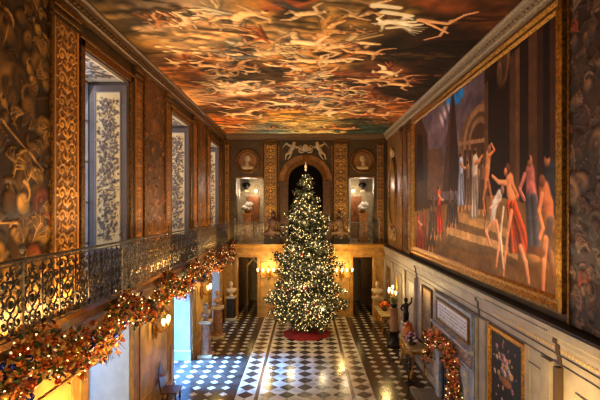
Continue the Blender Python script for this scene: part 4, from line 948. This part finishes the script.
for yy in (21.15, 19.4, 17.0, 12.95, 9.5, 7.0):
    struct('trim_24', MB().box(3.9, XL, yy-.14, yy+.14, .24, 2.96), M_white, bevel=.008)
# dark tall picture in the far bay
def framed(name, label, a, b, z0, z1, fn, fw=.1, res=.02, x=XL, cat='painting', fm=None, dp=.06, cm=None):
    t = thing(name, label, cat, (x, (a+b)/2, z0)); W = b-a; H = z1-z0
    m = MB()
    pr = [(0, 0), (-dp, 0), (-dp*1.15, fw*.3), (-dp*.7, fw*.55), (-dp*.8, fw*.8), (-dp*.3, fw), (0, fw)]
    for (ya, yb, za, zb) in ((-W/2, -W/2+fw, 0, H), (W/2-fw, W/2, 0, H)): 
        sgn = 1 if ya < 0 else -1; e = -W/2 if ya < 0 else W/2
        m.prism(pr, lambda p, q: (p, e+sgn*q, q), lambda p, q: (p, e+sgn*q, H-q))
    m.prism(pr, lambda p, q: (p, -W/2+q, q), lambda p, q: (p, W/2-q, q)); m.prism(pr, lambda p, q: (p, -W/2+q, H-q), lambda p, q: (p, W/2-q, H-q))
    m.build('picture_frame', fm or M_gold, t)
    cv = Canvas(W-2*fw, H-2*fw, res, (40, 30, 22)); fn(cv)
    cv.mesh('canvas', (-.02, -(W-2*fw)/2, fw), (0, 1, 0), (0, 0, 1), (-1, 0, 0), cm or M_paint, t, back=.015); return t
def flowers(cv):
    cv.c[:] = (22, 20, 22); r = random.Random(8)
    for cy in (cv.H*.72, cv.H*.28):
        for k in range(90):
            a = r.uniform(0, 2*PI); q = abs(r.gauss(0, .26)); x = cv.W/2+q*math.cos(a)*1.1; y = cy+q*math.sin(a); s = r.uniform(.03, .08)
            c = r.choice([(200, 130, 150), (220, 200, 200), (150, 90, 110), (215, 160, 90), (110, 120, 150), (70, 90, 60)])
            cv.ell(x, y, s, s*.8, a, c, 0, .5, .3); cv.ell(x, y, s*.4, s*.4, 0, np.array(c)*.6)
        cv.ell(cv.W/2, cy-.3, .26, .1, 0, (130, 80, 40), 0, .3, .4)
framed('flower_painting', 'dark painting of two flower baskets in a gilt frame on the right lower wall', 7.72, 9.2, .7, 2.95, flowers, .11, .014, XL)
struct('trim_25', MB().box(3.94, XL, 7.6, 7.72, .7, 3.0).box(3.94, XL, 9.2, 9.32, .7, 3.0), M_white)
def dimpic(cv):
    cv.grain(.8, .4, 4); figure(cv, cv.W/2, cv.H*.45, 1.2, PI/2, (150, 100, 65), (70, 45, 35), 5); cv.c += 18
framed('tall_portrait', 'tall narrow dark portrait in a dark frame in farthest right bay', 20.0, 20.6, .9, 2.65, dimpic, .06, .03, XL-.005, fm=M_goldd)
def mirrorpic(cv):
    cv.c[:] = (70, 60, 50); v = cv.v/cv.H
    cv.c[:] = np.stack([90+120*np.clip((v-.55)*2.5, 0, 1), 78+85*np.clip((v-.55)*2.5, 0, 1), 66+30*np.clip((v-.55)*2.5, 0, 1)], -1); cv.grain(.4, .3, 7)
    figure(cv, cv.W/2, cv.H*.35, .9, PI/2, (140, 95, 70), (60, 55, 60), 15)
framed('narrow_portrait', 'narrow gilt-framed picture with golden top, left of the marble fireplace', 13.35, 14.45, 1.05, 2.85, mirrorpic, .09, .02, XL, fm=M_goldd)

# fireplace
t = thing('marble_fireplace', 'blue-grey marble fireplace with carved overmantel on the right wall', 'fireplace', (XL, 11.3, 0))
hw = 1.42
MB().box(-.10, 0, -hw, hw, 1.95, 2.96).box(-.10, 0, -hw, -.9, 0, 1.95).box(-.10, 0, .9, hw, 0, 1.95).box(-.1, 0, -.9, .9, 1.55, 1.95).build('surround', M_marb, t, bevel=.008)
m = MB(); m.box(-.16, -.10, -hw, hw, 2.86, 2.96).box(-.14, -.1, -hw, -hw+.12, 1.95, 2.86).box(-.14, -.1, hw-.12, hw, 1.95, 2.86)
m.build('overmantel_moulding', mat('pale_blue_marble', (130, 145, 175), .3, noise=.3, nscale=6), t, bevel=.01)
cv = Canvas(2*hw-.1, .3, .02, (120, 100, 95)); r2 = random.Random(3)
for k in range(120): cv.ell(r2.uniform(0, cv.W), r2.uniform(0, .3), r2.uniform(.02, .05), r2.uniform(.015, .03), r2.uniform(0, PI), r2.choice([(185, 150, 125), (90, 70, 70), (150, 120, 105)]), .02, .5)
cv.mesh('mantel_frieze', (-.13, -hw+.05, 1.72), (0, 1, 0), (0, 0, 1), (-1, 0, 0), M_orn, t, back=.03)
MB().profy([(-.1, 2.0), (-.26, 2.08), (-.26, 2.13), (-.1, 2.13)], -hw-.04, hw+.04).profy([(-.1, 1.62), (-.18, 1.65), (-.18, 1.7), (-.1, 1.7)], -hw, hw).build('mantel_shelf', M_marb, t, bevel=.006)
MB().box(-.2, -.1, -1.15, -.85, 0, 1.62).box(-.2, -.1, .85, 1.15, 0, 1.62).box(-.16, -.1, -.85, .85, 1.45, 1.6).build('jamb_pilasters', M_marb, t, bevel=.02)
MB().box(-.09, -.03, -.9, .9, 0, 1.55).build('firebox', M_black, t)
b = MB()
for k in range(9): b.box(-.115, -.1, -.8+k*.19, -.7+k*.19, .05, 1.4)
b.box(-.13, -.09, -.86, .86, .02, .09).build('fire_grate', mat('blued_iron', (70, 85, 120), .3, .7), t)
MB().box(-.85, -.0, -hw-.05, hw+.05, 0, .07).build('hearth_stone', mat('hearth_grey', (120, 112, 108), .4, noise=.2), t, bevel=.01)
t = thing('inscribed_tablet', 'white marble tablet with rows of gilt lettering above the fireplace', 'inscription', (XL-.1, 11.32, 2.25))
MB().box(-.03, 0, -1.15, 1.15, 0, .5).build('tablet', M_insc, t, bevel=.006)
MB().box(-.05, -.0, -1.22, -1.15, -.07, .57).box(-.05, 0, 1.15, 1.22, -.07, .57).box(-.05, 0, -1.15, 1.15, -.07, 0).box(-.05, 0, -1.15, 1.15, .5, .57).build('tablet_frame', M_goldd, t, bevel=.01)
r2 = random.Random(6); b = MB()
for rz in range(5):     # rows of small cut capitals, too small in the photograph to read: short strokes
    y = -1.05
    while y < 1.0:
        h = .045; z = .42-rz*.09
        for q in range(r2.randint(2, 3)): b.box(-.033, -.03, y+q*.016, y+q*.016+.007, z-h, z)
        b.box(-.033, -.03, y, y+.036, z-r2.choice((0, .5, 1))*h, z-r2.choice((0, .5, 1))*h+.006); y += r2.choice((.06, .06, .1))
b.build('lettering', mat('letter_gilt', (150, 138, 142), .4), t)
# fireplace garland: up the near side of the opening, over, and down
pth = [(12.55, 1.05), (12.6, 1.35), (12.5, 1.6), (12.2, 1.78), (11.7, 1.84), (11.2, 1.82), (10.85, 1.7), (10.6, 1.5), (10.45, 1.25), (10.4, .98), (10.4, .75)]
garland(0, 0, 20, 'pink and orange flower garland draped over the fireplace opening', [Vector((3.6, a, b)) for a, b in pth], R=.2, dens=1.0)

# console tables
def console(cy, x0, x1, L, label, h=.95):
    xc = (x0+x1)/2; W = x1-x0; t = thing('console_table', label, 'table', (xc, cy, 0))
    MB().box(-W/2, W/2, -L/2, L/2, h-.05, h).build('marble_top', mat('console_top', (205, 180, 130), .25, noise=.25, nscale=6), t, bevel=.012)
    MB().box(-W/2+.04, W/2-.03, -L/2+.05, L/2-.05, h-.17, h-.05).build('apron', M_gold, t, bevel=.01)
    for sx in (-1, 1):
        for sy in (-1, 1):
            x = sx*(W/2-.09); y = sy*(L/2-.12)
            MB().tube([(x, y, h-.15), (x-.04, y-sy*.02, h-.32), (x+.03, y-sy*.08, h*.42), (x-.01, y-sy*.02, .18), (x-.05, y+sy*.02, .03)], .05, 8, r1=.03).ball((x-.04, y+sy*.02, .04), .045, 8, 6, (1, 1, .8)).build('leg', M_gold, t, smooth=True)
    m = MB()
    for s in (-1, 1):
        m.tube([(-W/2+.06, s*p[0], h-.32+p[1]) for p in spiral(.2, 0, .16, PI, 1.3)], .025, 6)
        m.tube([(-W/2+.06, 0, h-.18), (-W/2+.04, s*.2, h-.3), (-W/2+.06, s*.5, h-.2)], .025, 6)
    m.build('carved_swag', M_gold, t, smooth=True)
    return t
console(14.35, 3.30, 3.88, 1.7, 'gilt carved console table left of the fireplace'); console(18.85, 3.16, 3.82, 1.9, 'gilt console table at the far right of the hall', .93)
# things on near console
t = thing('lidded_jar', 'red and gold lidded jar standing on the near gilt console', 'jar', (3.52, 14.7, .95))
MB().lathe([(.1, 0), (.15, .06), (.19, .2), (.2, .32), (.16, .42), (.12, .45)], n=18).build('jar_body', mat('iron_red_glaze', (165, 50, 28), .2, noise=.5, nscale=16, col2=(215, 150, 70)), t, smooth=True)
MB().lathe([(.13, 0), (.14, .03), (.08, .08), (.03, .1), (.035, .14), (.01, .17)], n=16, cz=.45).build('jar_lid', mat('jar_lid_glaze', (190, 80, 40), .25, noise=.3, nscale=14), t, smooth=True)
def posy(loc, label, cols, n=40, R=.2, pot=True, name='flower_arrangement'):
    t = thing(name, label, 'flowers', loc); r2 = random.Random(int(loc[1]*100))
    MB().lathe([(.08, 0), (.12, .04), (.14, .12), (.1, .15)], n=14).build('bowl', mat('bowl_bronze', (95, 75, 50), .3, .6), t, smooth=True)
    for ci, c in enumerate(cols):
        m = MB()
        for k in range(n//len(cols)):
            a = r2.uniform(0, 2*PI); e = r2.uniform(0, PI/2); q = R*r2.uniform(.6, 1)
            m.ball((q*math.cos(a)*math.cos(e), q*math.sin(a)*math.cos(e)*1.2, .16+q*math.sin(e)), r2.uniform(.03, .055), 7, 5)
        m.build('blooms', mat('bloom_%d_%d_%d' % c, c, .6), t, smooth=True)
    leafmass('foliage', [(r2.gauss(0, R*.5), r2.gauss(0, R*.6), .15+abs(r2.gauss(0, R*.35))) for k in range(90)], .12, M_green, t, 4)
    return t
posy((3.50, 14.05, .95), 'pink and mauve flowers on the near gilt console', ((190, 110, 150), (215, 190, 200), (120, 60, 100)), 60, .22)
posy((3.48, 18.8, .93), 'orange and red flowers on the far gilt console', ((235, 100, 30), (200, 40, 30), (240, 160, 60)), 66, .26)
t = thing('round_bronze_dish', 'round openwork bronze dish leaning below the near console', 'dish', (3.22, 13.35, .0))
m = MB(); m.tube([(0, .26*math.cos(a), .62+.26*math.sin(a)) for a in np.linspace(0, 2*PI, 28, endpoint=False)], .022, 6, True).tube([(0, .13*math.cos(a), .62+.13*math.sin(a)) for a in np.linspace(0, 2*PI, 20, endpoint=False)], .016, 6, True)
for k in range(8):
    a = k*PI/4; m.tube([(0, .04*math.cos(a), .62+.04*math.sin(a)), (0, .25*math.cos(a+.3), .62+.25*math.sin(a+.3))], .014, 5)
m.build('ring', M_bronze, t, smooth=True)
MB().tube([(0, 0, .37), (0, 0, .05)], .025, 8).lathe([(.16, 0), (.14, .03), (.04, .07)], n=14).build('stand', M_bronze, t, smooth=True)

# vase pedestal with feathery plant
t = thing('column_pedestal', 'rosy marble drum pedestal with a dark foot beside the far console', 'pedestal', (3.50, 16.9, 0))
MB().lathe([(.3, 0), (.3, .12), (.2, .2), (.17, .4), (.22, .56), (.24, .6)], n=18).build('foot', M_bronze, t, smooth=True)
MB().lathe([(.17, .6), (.16, .64), (.145, 1.4), (.17, 1.46), (.17, 1.5)], n=22).build('drum', mat('rosy_marble', (170, 122, 86), .3, noise=.25, nscale=6), t, smooth=True)
t = thing('potted_plant', 'feathery grey-green plant on the rosy drum pedestal', 'plant', (3.50, 16.9, 1.5))
MB().lathe([(.1, 0), (.14, .1), (.15, .14)], n=14).build('pot', M_bronze, t, smooth=True)
m = MB(); r2 = random.Random(12)
for k in range(70):
    a = r2.uniform(0, 2*PI); q = r2.uniform(.1, .32); h = r2.uniform(.2, .5)
    m.tube([(0, 0, .1), (q*.5*math.cos(a), q*.5*math.sin(a), .1+h*.7), (q*math.cos(a), q*math.sin(a), .1+h)], .009, 4, r1=.003)
m.build('fronds', mat('grey_green_fronds', (95, 92, 60), .6), t)
# torchere figure and candelabrum
t = thing('figure_pedestal', 'white square pedestal under the dark bronze figure', 'pedestal', (3.66, 15.62, 0))
MB().box(-.2, .2, -.2, .2, 0, .14).box(-.14, .14, -.14, .14, .14, 1.22).box(-.18, .18, -.18, .18, 1.22, 1.3).build('shaft', M_white, t, bevel=.01)
t = thing('bronze_figure', 'dark bronze figure with one arm raised on a white pedestal', 'statue', (3.66, 15.62, 1.3))
blob('figure_body', [((-.05, -.05, .03), (-.05, -.05, .3), .05, .06), ((.05, -.02, .03), (.06, -.04, .3), .05, .06), ((0, -.03, .32), (0, -.03, .42), .1, .09), ((0, -.03, .42), (0, -.02, .58), .085, .11), ((0, -.02, .66), (0, -.02, .68), .04, .04), ((0, -.03, .77), (0, -.03, .79), .075, .075), ((-.11, -.02, .6), (-.2, -.06, .48), .04, .035), ((-.2, -.06, .48), (-.12, -.14, .42), .035, .03), ((.11, -.02, .6), (.2, -.02, .7), .04, .035), ((.2, -.02, .7), (.2, -.05, .86), .035, .03)], M_bronze, t, .016)
MB().lathe([(.12, 0), (.12, .02), (.09, .04)], n=16).build('round_base', M_bronze, t)
t = thing('gilt_candelabrum', 'tall gilt candelabrum with glowing lights in the far right bay', 'candelabrum', (3.74, 17.5, 0))
MB().lathe([(.2, 0), (.2, .06), (.06, .12), (.04, .5), (.07, .55), (.035, .6), (.03, 1.2), (.06, 1.25), (.03, 1.3), (.03, 2.55), (.01, 2.7)], n=14).build('stem', M_gold, t, smooth=True)
for k, (dx, dy) in enumerate(((-.3, .12), (-.34, -.18), (-.12, -.34), (-.1, .32), (-.2, -.02))):
    z = 1.95+.12*(k % 2)
    MB().tube([(0, 0, z-.2), (dx*.5, dy*.5, z-.3), (dx, dy, z-.02)], .016, 6).build('candle_arm', M_gold, t, smooth=True)
    MB().lathe([(.02, 0), (.035, .04), (.045, .09), (.035, .14), (.02, .15)], dx, dy, z, 12).build('glass_shade', M_candle, t, smooth=True)
point('candelabrum_light', (3.25, 17.2, 2.25), 60, WARM, .1)
point('lower_right_lamp', (3.2, 5.9, 2.3), 130, WARM, .12)

# ================================================================== RIGHT WALL, UPPER
XU = XW
def ppx(x, y, X=4.03):
    Y = 430*X/(x-305); return (Y, 5.4-(y-208.5)*Y/430)
PY0, PY1, PZ0, PZ1 = 6.72, 16.25, 3.74, 8.78
fw = .24
def mural(cv):
    oy, oz = PY0+fw, PZ0+fw
    def Q(x, y): a = ppx(x, y); return (a[0]-oy, a[1]-oz)
    def poly(pts, c): cv.poly([Q(*p) for p in pts], c)
    def st(pts, w0, w1, c, soft=.35, model=.35): cv.stroke([Q(*p) for p in pts], w0, w1, c, 0, soft, model)
    def el(x, y, a, b, c, ang=0): cv.ell(*Q(x, y), a, b, ang, c, 0, .3, .35)
    cv.c[:] = (92, 60, 38)
    # sky
    poly([(413, 90), (483, 40), (483, 200), (413, 200)], (122, 100, 106))
    for k in range(40):
        q = random.Random(k); x = q.uniform(415, 480); y = q.uniform(90, 165); c = q.choice([(96, 78, 92), (142, 112, 118), (128, 98, 100)])
        X, Y = Q(x, y); cv.ell(X, Y, q.uniform(.3, .9), q.uniform(.12, .3), q.uniform(-.6, .3), c, 0, 1.0)
    for (x, y, a, b) in ((452, 96, .38, .28), (447, 100, .42, .25), (459, 92, .3, .22), (456, 99, .25, .2)): cv.ell(*Q(x, y), a, b, .6, (30, 125, 200), 0, .6)
    for (x, y, a, b) in ((443, 113, .4, .18), (447, 108, .3, .14), (440, 120, .4, .15), (451, 107, .2, .12)): cv.ell(*Q(x, y), a, b, .8, (205, 185, 190), 0, .9)
    # buildings on left
    poly([(412, 128), (420, 118), (426, 135), (428, 200), (412, 215)], (88, 56, 34)); poly([(416, 135), (421, 135), (422, 180), (416, 182)], (50, 32, 22))
    poly([(426, 150), (441, 148), (441, 195), (426, 200)], (120, 82, 56))
    # obelisk
    poly([(449.5, 92), (452, 92), (459, 190), (440, 192)], (74, 48, 34)); poly([(449.5, 92), (450.5, 92), (446, 191), (440, 192)], (100, 66, 46))
    # rotunda with arches
    c0 = Q(474, 150)
    poly([(458, 135), (462, 122), (470, 110), (482, 100), (482, 200), (457, 200)], (132, 92, 62))
    for (rx, c) in ((1.0, (160, 114, 78)), (.8, (104, 70, 46)), (.66, (146, 104, 70)), (.5, (92, 60, 40))):
        cv.ell(c0[0]-.15, c0[1]+.2, rx, rx*.85, 0, c, 0, .05)
    for x in (462, 467, 473, 479): poly([(x, 150), (x+2.5, 150), (x+2.5, 196), (x, 197)], (84, 55, 38)); 
    poly([(457, 142), (482, 138), (482, 142), (457, 146)], (160, 116, 80))
    # dark block & columns
    poly([(482, 40), (556, -20), (556, 215), (482, 200)], (64, 36, 24))
    for (x0, x1, c) in ((482, 486, (110, 74, 44)), (486, 507, (44, 24, 18)), (507, 513, (98, 62, 40)), (513, 517, (120, 78, 50)), (517, 526, (52, 30, 20)), (526, 534, (104, 64, 42)), (534, 540, (74, 44, 30)), (540, 547, (42, 24, 18)), (547, 556, (84, 50, 34))):
        poly([(x0, 85-(x0-482)*1.1), (x1, 85-(x1-482)*1.1), (x1, 215), (x0, 215)], c)
    poly([(486, 92), (500, 84), (507, 92), (507, 165), (486, 172)], (52, 30, 22))
    el(501, 62, .32, .6, (142, 98, 58), .1); el(501, 62, .2, .42, (100, 66, 40), .1); el(497, 75, .15, .3, (120, 82, 50))
    # ground and steps
    poly([(412, 212), (440, 205), (490, 195), (556, 212), (556, 330), (412, 280)], (138, 94, 52))
    for (ya, yb, c) in ((222, 232, (168, 120, 70)), (232, 240, (122, 84, 50)), (240, 248, (176, 128, 76)), (248, 256, (124, 86, 52))):
        poly([(446, ya-14), (470, ya-6), (492, ya), (515, ya+12), (515, yb+14), (492, yb), (468, yb-2), (445, yb-12)], c)
    poly([(412, 262), (440, 266), (500, 290), (556, 318), (556, 340), (412, 290)], (160, 112, 56))
    # figures
    flesh = (196, 130, 82)
    def fig(x, y0, y1, robe, lean=0, arms=None, fl=flesh, robe_w=.16, legs=True):
        # head at y0, feet y1
        H = (y1-y0); Yd = Q(x, y0)[0]+oy; s = H*Yd/430
        h = y0+H*.07; el(x, h, s*.06, s*.075, fl); el(x-.3, h-1, s*.06, s*.05, (70, 42, 26))
        st([(x, y0+H*.17), (x+lean*.5, y0+H*.42)], s*.11, s*.1, robe)
        if legs: st([(x+lean*.5, y0+H*.75), (x+lean+1, y1)], s*.05, s*.03, fl); st([(x+lean*.5-1, y0+H*.75), (x+lean-3, y1-1)], s*.05, s*.03, fl)
        for k in range(5): st([(x+lean*.4+(k-2)*.7, y0+H*.38), (x+lean*.8+(k-2)*1.6, y0+H*.86)], s*.055, s*.05, np.array(robe)*(.72+.12*((k*2) % 4)))
        for (ax, ay) in (arms or ()): st([(x, y0+H*.19), ((x+ax)/2, (y0+H*.19+ay)/2+2), (ax, ay)], s*.04, s*.025, fl)
    fig(417, 212, 262, (165, 52, 34), 1, [(422, 225)]); fig(422, 208, 258, (150, 60, 45), 1); fig(429, 205, 252, (92, 74, 66), 1); fig(437, 185, 240, (190, 58, 30), 1, [(442, 200)]); fig(432, 196, 240, (120, 88, 70), 0)
    fig(448, 188, 232, (110, 84, 74), 0); fig(459, 152, 212, (176, 178, 198), 0, [(464, 168)]); fig(453, 190, 228, (96, 78, 76), 0); fig(473, 148, 226, (205, 180, 160), -1, [(480, 156)], legs=False); fig(466, 160, 210, (150, 110, 84), 0)
    fig(480, 160, 215, (120, 84, 60), 0)
    # nude with raised arms
    st([(486, 156), (485, 170), (484, 184)], .17, .13, (190, 115, 70)); el(487, 149, .1, .12, (150, 92, 60)); st([(487, 156), (492, 150), (489, 144)], .05, .04, (200, 125, 78)); st([(484, 182), (481, 200), (483, 215)], .09, .05, (180, 108, 66)); st([(486, 182), (489, 198), (487, 214)], .09, .05, (165, 98, 60))
    # stooping old man in white
    st([(497, 195), (492, 205), (490, 222)], .15, .14, (190, 175, 165)); el(500, 190, .1, .12, (150, 110, 90)); st([(492, 222), (484, 232), (488, 245)], .09, .06, (195, 130, 95)); st([(494, 222), (497, 240), (494, 266)], .08, .05, (200, 135, 98)); st([(498, 200), (488, 208)], .05, .03, (205, 175, 150)); st([(485, 205), (481, 235)], .02, .02, (90, 60, 40))
    # main red robed man
    st([(507, 181), (508, 192), (511, 208)], .2, .17, (208, 128, 84)); el(505, 169, .12, .14, (110, 66, 44)); el(503, 172, .08, .1, (196, 122, 80))
    st([(503, 183), (496, 182), (490, 176)], .075, .045, (214, 138, 92)); st([(510, 185), (515, 196), (508, 205)], .07, .05, (196, 116, 74))
    for k in range(7): st([(506+k*1.0, 205), (508+k*2.0, 228), (508+k*2.9, 250)], .1, .09, np.array((190, 72, 34))*(.66+.16*((k*3) % 4)))
    st([(509, 212), (505, 235), (502, 262), (501, 275)], .08, .05, (205, 130, 88)); st([(518, 248), (523, 262), (526, 282)], .1, .055, (212, 138, 94)); st([(501, 208), (498, 235), (501, 268)], .05, .05, (206, 180, 150))
    # right group
    st([(527, 172), (528, 190), (530, 200)], .19, .2, (176, 98, 92)); el(527, 161, .1, .13, (178, 110, 74)); el(525, 158, .09, .07, (60, 36, 26)); st([(522, 175), (517, 190), (522, 200)], .07, .06, (190, 110, 100))
    for k in range(5): st([(525+k*1.6, 198), (526+k*1.8, 220), (527+k*2, 246)], .1, .09, np.array((118, 108, 118))*(.75+.12*(k % 3)))
    st([(546, 170), (547, 185), (548, 205)], .24, .26, (62, 60, 70)); el(544, 160, .11, .13, (176, 112, 76)); el(545, 155, .1, .07, (44, 30, 24))
    st([(541, 190), (545, 205), (547, 225)], .2, .17, (190, 108, 68)); el(539, 181, .12, .13, (150, 84, 56)); st([(539, 195), (536, 212), (540, 228), (537, 238)], .075, .05, (205, 124, 80)); st([(547, 222), (544, 245), (549, 262)], .13, .1, (120, 92, 84)); st([(543, 240), (541, 262), (540, 290)], .1, .06, (204, 128, 84)); st([(548, 255), (550, 275)], .1, .07, (150, 96, 60))
    el(533, 252, .35, .12, (120, 70, 40)); el(530, 258, .3, .08, (165, 110, 60))
    cv.grain(.5, .16, 41); cv.grain(.12, .12, 42)
    cv.c *= np.clip(.5+.72*cv.c.max(-1, keepdims=True)/255, .5, 1.1)
framed('history_painting', 'huge gilt-framed mural of robed figures and columns on upper right wall', PY0, PY1, PZ0, PZ1, mural, fw, .022, XU-.0, 'painting', M_gold, .09, M_mural)
# near trophies on the right
def trophy_right(a, b, label, hi, lo, seed, n, res, **kw):
    cv = Canvas(b-a, ZT-3.62, res, lo); cv.grain(.8, .5, seed); trophies(cv, hi, lo, n, seed, **kw); cv.grain(.15, .25, seed)
    t = thing('trophy_painting', label, 'wall painting', (XW, a, 3.62))
    cv.mesh('painted_field', (-.05, 0, 0), (0, 1, 0), (0, 0, 1), (-1, 0, 0), M_paint, t, back=.045)
    MB().box(-.08, -.05, 0, .05, 0, ZT-3.62).build('edge_moulding', M_goldd, t); MB().box(-.08, -.05, b-a-.05, b-a, 0, ZT-3.62).build('edge_moulding', M_goldd, t)
trophy_right(3.6, 6.6, 'dark painted trophy of armour and shields at the right edge', (150, 112, 84), (50, 34, 28), 31, 150, .02, smin=.12, smax=.36, reds=.1)
pilaster_yz(XW, -1, 16.4, 16.95, 3.62, ZT, 'brown carved pilaster at the far side of the history painting', (165, 112, 60), (78, 50, 28), 41)
pilaster_yz(XW, -1, 17.9, 18.35, 3.62, ZT, 'brown carved pilaster before the oval wall panel', (165, 112, 60), (78, 50, 28), 42)
trophy_right(17.0, 17.85, 'narrow painted strip between the two right wall pilasters', (150, 100, 52), (88, 56, 30), 33, 36, .035, smin=.08, smax=.22, reds=0)
t = thing('oval_wall_panel', 'tall gilt oval panel with carved crest at the far end of right wall', 'wall panel', (XW, 19.75, 3.62))
MB().box(-.05, 0, -1.35, 1.35, 0, ZT-3.62).build('backing_panel', mat('oval_field_stone', (150, 104, 58), .45, noise=.25), t)
n = 32; ov = [(.72*math.cos(a), 2.55+1.55*math.sin(a)) for a in np.linspace(0, 2*PI, n, endpoint=False)]
MB().prism(ov, lambda a, b: (-.05, a, b), lambda a, b: (-.065, a, b)).build('oval_field', mat('oval_gold', (176, 126, 60), .3, .3, noise=.35, nscale=3), t)
MB().tube([(-.08, a, b) for a, b in ov], .06, 8, True).tube([(-.07, a*1.18, 2.55+(b-2.55)*1.1) for a, b in ov], .03, 6, True).build('oval_frame', M_goldd, t, smooth=True)
m = MB()
for s in (-1, 1):
    m.tube([(-.1, s*p[0], 4.3+p[1]) for p in spiral(.25, 0, .2, PI, 1.3)], .04, 6); m.tube([(-.1, s*.1, .7), (-.1, s*.5, .9), (-.1, s*.8, .6), (-.1, s*.6, .35)], .045, 6, r1=.02)
    m.tube([(-.1, s*p[0], .55+p[1]) for p in spiral(.35, 0, .22, PI, 1.3)], .035, 6)
m.ball((-.12, 0, 4.4), .18, 12, 8, (.5, 1, 1.2)).ball((-.1, 0, .6), .2, 12, 8, (.4, 1, 1)).build('carved_crest', mat('crest_pale', (190, 150, 100), .45), t, smooth=True)

bpy.context.view_layer.update()
